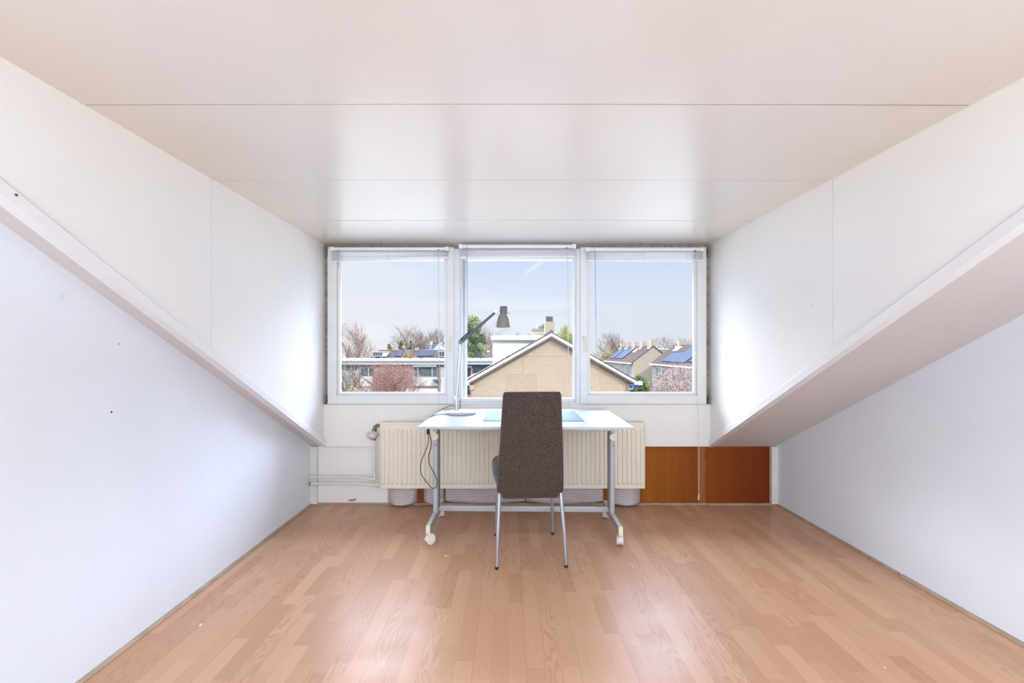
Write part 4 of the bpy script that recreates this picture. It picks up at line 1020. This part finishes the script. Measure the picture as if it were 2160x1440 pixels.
# --- trees
def barkm(n, c): return M(n, tuple(q*f for q, f in zip(c, (.42, .35, .31))), .95, var=.12, scale=3, spec=0)
def bare_tree(name, lab, x, ytop, Y, hwpx, col, seed, levels=6, rtw=.013, leaf=None, nleaf=0, lsize=.12, group=None, base=None, dens=1.0, low=.25, stuffw=1.0, cat='tree'):
    rnd = random.Random(seed); k = Y/F; top = H-(ytop-CY)*k; X = (x-CX)*k; bz_ = GZ if base is None else base
    Ht = top-bz_; R = hwpx*k
    o = thing(name, lab, cat, (X, Y, bz_), group=group)
    mb = MB(); tips = []
    cz = low
    def inside(p):   # crown envelope
        zc = Ht*(1+cz)/2; hz_ = Ht*(1-cz)/2
        return (p.x/R)**2+(p.y/R)**2+((p.z-zc)/hz_)**2
    def branch(p, d, L, r, lev):
        n = 3 if lev < 2 else 2; pts = [p.copy()]; rs = [r]
        for i in range(n):
            d = (d+Vector((rnd.uniform(-1, 1), rnd.uniform(-1, 1), rnd.uniform(-.6, .9)))*.20).normalized()
            p = p+d*L/n
            pts.append(p.copy()); rs.append(r*(1-.5*(i+1)/n))
            if lev >= 2 and inside(p) > 1.02: break
        mb.tube(pts, rs, 5 if lev < 2 else 3, cap=False)
        if lev >= levels or (lev >= 2 and inside(p) > 1.0):
            tips.append(p); return
        nc = rnd.choice((3, 4)) if lev < 3 else rnd.choice((2, 3, 3))
        nc = max(2, int(round(nc*dens)))
        for i in range(nc):
            t = rnd.uniform(.35, 1) if i else 1.0
            q = pts[0].lerp(pts[-1], t) if i else pts[-1]
            a = rnd.uniform(0, 2*PI); sp_ = rnd.uniform(.35, .85)
            nd = (d+Vector((math.cos(a), math.sin(a), rnd.uniform(-.1, .45)))*sp_).normalized()
            branch(q, nd, L*rnd.uniform(.62, .82), max(rtw, r*.52), lev+1)
            if lev >= 2: tips.append(q)
    tr = Ht*.018+.05
    z0 = Ht*max(.12, low*.7)
    mb.tube([(0, 0, 0), (rnd.uniform(-.1, .1), 0, z0*.5), (0, 0, z0)], [tr*1.3, tr*1.05, tr], 7, cap=False)
    nmain = 9
    L0 = max(R, Ht*(1-low))*.40
    for i in range(nmain):
        a = 2*PI*i/nmain+rnd.uniform(-.3, .3); s_ = rnd.uniform(.25, 1.25)*min(1.4, R/(Ht*(1-low)*.45))
        branch(Vector((0, 0, z0*rnd.uniform(.75, 1))), Vector((math.cos(a)*s_, math.sin(a)*s_, 1)).normalized(), L0*rnd.uniform(.85, 1.15), tr*.55, 1)
    branch(Vector((0, 0, z0*.9)), Vector((0, 0, 1)), L0, tr*.6, 1)
    # fit the crown to its height and breadth
    zm = max(v[2] for v in mb.v); fz = Ht/zm
    xm = sorted(abs(v[0]) for v in mb.v)[int(len(mb.v)*.985)]; fx_ = R/xm
    mb.v = [(v[0]*fx_, v[1]*fx_, v[2]*fz) for v in mb.v]
    mb.build('branches', barkm('bark_%s' % seed, col), o)
    if leaf:
        lm = MB()
        for i in range(nleaf):
            t = rnd.choice(tips); p = Vector((t.x*fx_, t.y*fx_, t.z*fz))+Vector((rnd.gauss(0, .3), rnd.gauss(0, .3), rnd.gauss(0, .3)))*R*.35
            s_ = lsize*rnd.uniform(.5, 1.3); a = Vector((rnd.gauss(0, 1), rnd.gauss(0, 1), rnd.gauss(0, 1))).normalized(); b_ = a.orthogonal().normalized()
            lm.add([p-a*s_, p+b_*s_*.7, p+a*s_, p-b_*s_*.7], [(0, 1, 2, 3)])
        lo_ = lm.build('foliage', leaf, o); lo_['kind'] = 'stuff'
    return o
def bush(name, lab, x, ytop, Y, hwpx, mats, seed, n=2600, ls=.16, cone=False, group=None, dark=None, cat='shrub', base=None, asp=1.0):
    rnd = random.Random(seed); k = Y/F; top = H-(ytop-CY)*k; X = (x-CX)*k; bz_ = GZ if base is None else base; Ht = top-bz_; R = hwpx*k
    o = thing(name, lab, cat, (X, Y, bz_), group=group)
    MB().tube([(0, 0, 0), (.1, 0, Ht*.5), (0, 0, Ht*.9)], [.22, .15, .04], 6, cap=False).build('trunk', barkm('dark_bark', (.25, .18, .14)), o)
    clumps = []
    for i in range(70):
        u = rnd.random()
        if cone: z = Ht*(.12+.86*u); rr = R*(1-u)**.6*rnd.uniform(.35, 1)
        else:
            th = math.acos(rnd.uniform(-.5, 1)); z = Ht*.5+Ht*.46*math.cos(th)*rnd.uniform(.6, 1); rr = R*math.sin(th)*rnd.uniform(.55, .95)
        a = rnd.uniform(0, 2*PI); clumps.append((Vector((rr*math.cos(a), rr*math.sin(a), z)), rnd.uniform(.14, .30)*R))
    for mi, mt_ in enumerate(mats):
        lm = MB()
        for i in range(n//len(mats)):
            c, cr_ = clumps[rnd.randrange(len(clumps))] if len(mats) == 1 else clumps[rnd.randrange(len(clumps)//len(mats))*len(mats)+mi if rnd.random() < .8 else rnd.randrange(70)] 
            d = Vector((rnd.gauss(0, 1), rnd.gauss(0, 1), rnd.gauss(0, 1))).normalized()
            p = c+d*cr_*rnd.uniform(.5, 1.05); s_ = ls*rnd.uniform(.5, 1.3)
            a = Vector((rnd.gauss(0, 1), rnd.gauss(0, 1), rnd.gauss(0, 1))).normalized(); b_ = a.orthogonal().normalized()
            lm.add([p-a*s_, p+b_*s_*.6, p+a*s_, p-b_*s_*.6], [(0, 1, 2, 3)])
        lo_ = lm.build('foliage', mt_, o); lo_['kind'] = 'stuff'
    return o
LV = lambda n, c: M(n, tuple(q*.52 for q in c), .9, var=.15, scale=2, spec=.1)
TWIG = (.40, .34, .29); TWIG2 = (.46, .37, .31)
bare_tree('bare_tree', 'tall bare pinkish-brown tree at the left edge of the left window', 742, 672, 60, 32, (.44, .36, .32), 11, low=.12, leaf=LV('dry_buds', (.66, .52, .44)), nleaf=9000, lsize=.05)
bare_tree('bare_tree', 'small bare tree between the tall left tree and the plum roof', 779, 711, 85, 16, TWIG2, 12, low=.2)
bare_tree('bare_tree', 'broad bare tree rising behind the plum roof in the left window', 862, 677, 91, 38, TWIG, 13, low=.3)
bare_tree('bare_tree', 'bare tree behind the left casement handle', 918, 684, 110, 24, TWIG, 14, low=.3)
OLV = LV('olive_needles', (.30, .27, .09)); OL2 = LV('ochre_leaves', (.42, .32, .13))
bush('conifer', 'low olive conifer left of the two taller ones over the plum roof', 822, 721, 82, 12, [OLV, OL2], 21, 1500, .18, True, group=None, cat='tree')
bush('conifer', 'slim olive conifer standing between its neighbours over the plum roof', 846, 714, 83, 10, [OLV, OL2], 22, 1300, .18, True, cat='tree')
bush('conifer', 'olive conifer beside the white chimney over the plum roof', 866, 717, 85, 10, [OLV, OL2], 23, 1300, .18, True, cat='tree')
bare_tree('golden_shrub', 'golden twiggy shrub in front of the solar panels on the plum roof', 862, 736, 62, 16, (.55, .40, .20), 24, low=.3, leaf=LV('golden_buds', (.66, .50, .24)), nleaf=2200, lsize=.08)
RB = LV('rose_buds', (.55, .33, .28)); 
bare_tree('blossom_tree', 'budding rose-brown tree in front of the flat-roofed terrace', 826, 760, 34, 58, (.46, .30, .26), 31, levels=6, rtw=.008, low=.05, leaf=RB, nleaf=9000, lsize=.035, base=GZ+1)
bare_tree('bare_tree', 'slender grey-brown tree before the terrace at the left window edge', 738, 755, 38, 26, (.42, .36, .30), 32, levels=6, rtw=.009, low=.1, base=GZ+1)
bush('hedge_shrub', 'yellow-green shrub at the bottom left corner of the left window', 742, 806, 30, 30, [LV('lime_leaves', (.48, .50, .20)), LV('pinkish_leaves', (.55, .45, .34))], 33, 4200, .07)
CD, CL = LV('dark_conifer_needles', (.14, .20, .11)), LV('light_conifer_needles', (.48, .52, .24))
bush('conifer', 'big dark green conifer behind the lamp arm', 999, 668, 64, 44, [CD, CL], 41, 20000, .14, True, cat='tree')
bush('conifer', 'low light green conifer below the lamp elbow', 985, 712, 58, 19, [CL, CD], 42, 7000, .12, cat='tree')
bare_tree('bare_tree', 'bare tree rising behind the green conifer', 1011, 665, 85, 27, TWIG, 43, low=.3)
bare_tree('bare_tree', 'pale brown bare tree left of the white dormer', 1043, 692, 96, 19, (.55, .45, .36), 44, low=.3)
bare_tree('bare_tree', 'low bare crown just showing over the white dormer', 1092, 697, 100, 14, (.42, .32, .30), 45, low=.4)
WG = LV('willow_green', (.50, .52, .13))
bare_tree('willow', 'yellow-green willow showing behind the right roof slope of the brick house', 1190, 684, 60, 24, (.42, .42, .14), 46, low=.15, leaf=WG, nleaf=20000, lsize=.07)
bare_tree('bare_tree', 'round bare tree at the left side of the right window', 1291, 696, 105, 33, TWIG, 51, low=.28)
bare_tree('golden_shrub', 'ochre twiggy tree before the round bare tree', 1281, 727, 99, 13, (.5, .38, .22), 52, low=.2, leaf=LV('golden_buds', (.66, .50, .24)), nleaf=1200, lsize=.1)
bare_tree('bare_tree', 'wide flat-topped bare tree over the terraces in the right window', 1412, 700, 118, 36, (.42, .34, .31), 53, low=.35)
bare_tree('bare_tree', 'faint bare tree at the right edge of the right window', 1462, 706, 125, 14, (.62, .55, .50), 54, low=.3)
bush('evergreen_shrub', 'round green evergreen shrub right of the brick house', 1350, 789, 38, 22, [LV('evergreen', (.12, .22, .08)), LV('evergreen_light', (.34, .36, .13))], 55, 5200, .09, base=GZ+2)
PB = LV('pink_white_blossom', (.74, .60, .55))
bare_tree('blossom_tree', 'large pinkish-white blossoming tree at the lower right of the right window', 1432, 762, 33, 50, (.44, .33, .29), 56, rtw=.007, low=.05, leaf=PB, nleaf=11000, lsize=.034, base=GZ+1)
bush('hedge_shrub', 'mixed green and russet shrub left of the blossoming tree', 1398, 790, 36, 24, [LV('moss_leaves', (.34, .34, .12)), LV('russet_leaves', (.48, .30, .20)), PB], 57, 4200, .07, base=GZ+1)
bush('hedge_shrub', 'low russet shrub at the foot of the blossoming tree', 1440, 806, 29, 26, [LV('moss_leaves', (.34, .34, .12)), LV('russet_leaves', (.48, .30, .20)), PB], 58, 3600, .06, base=GZ+1)
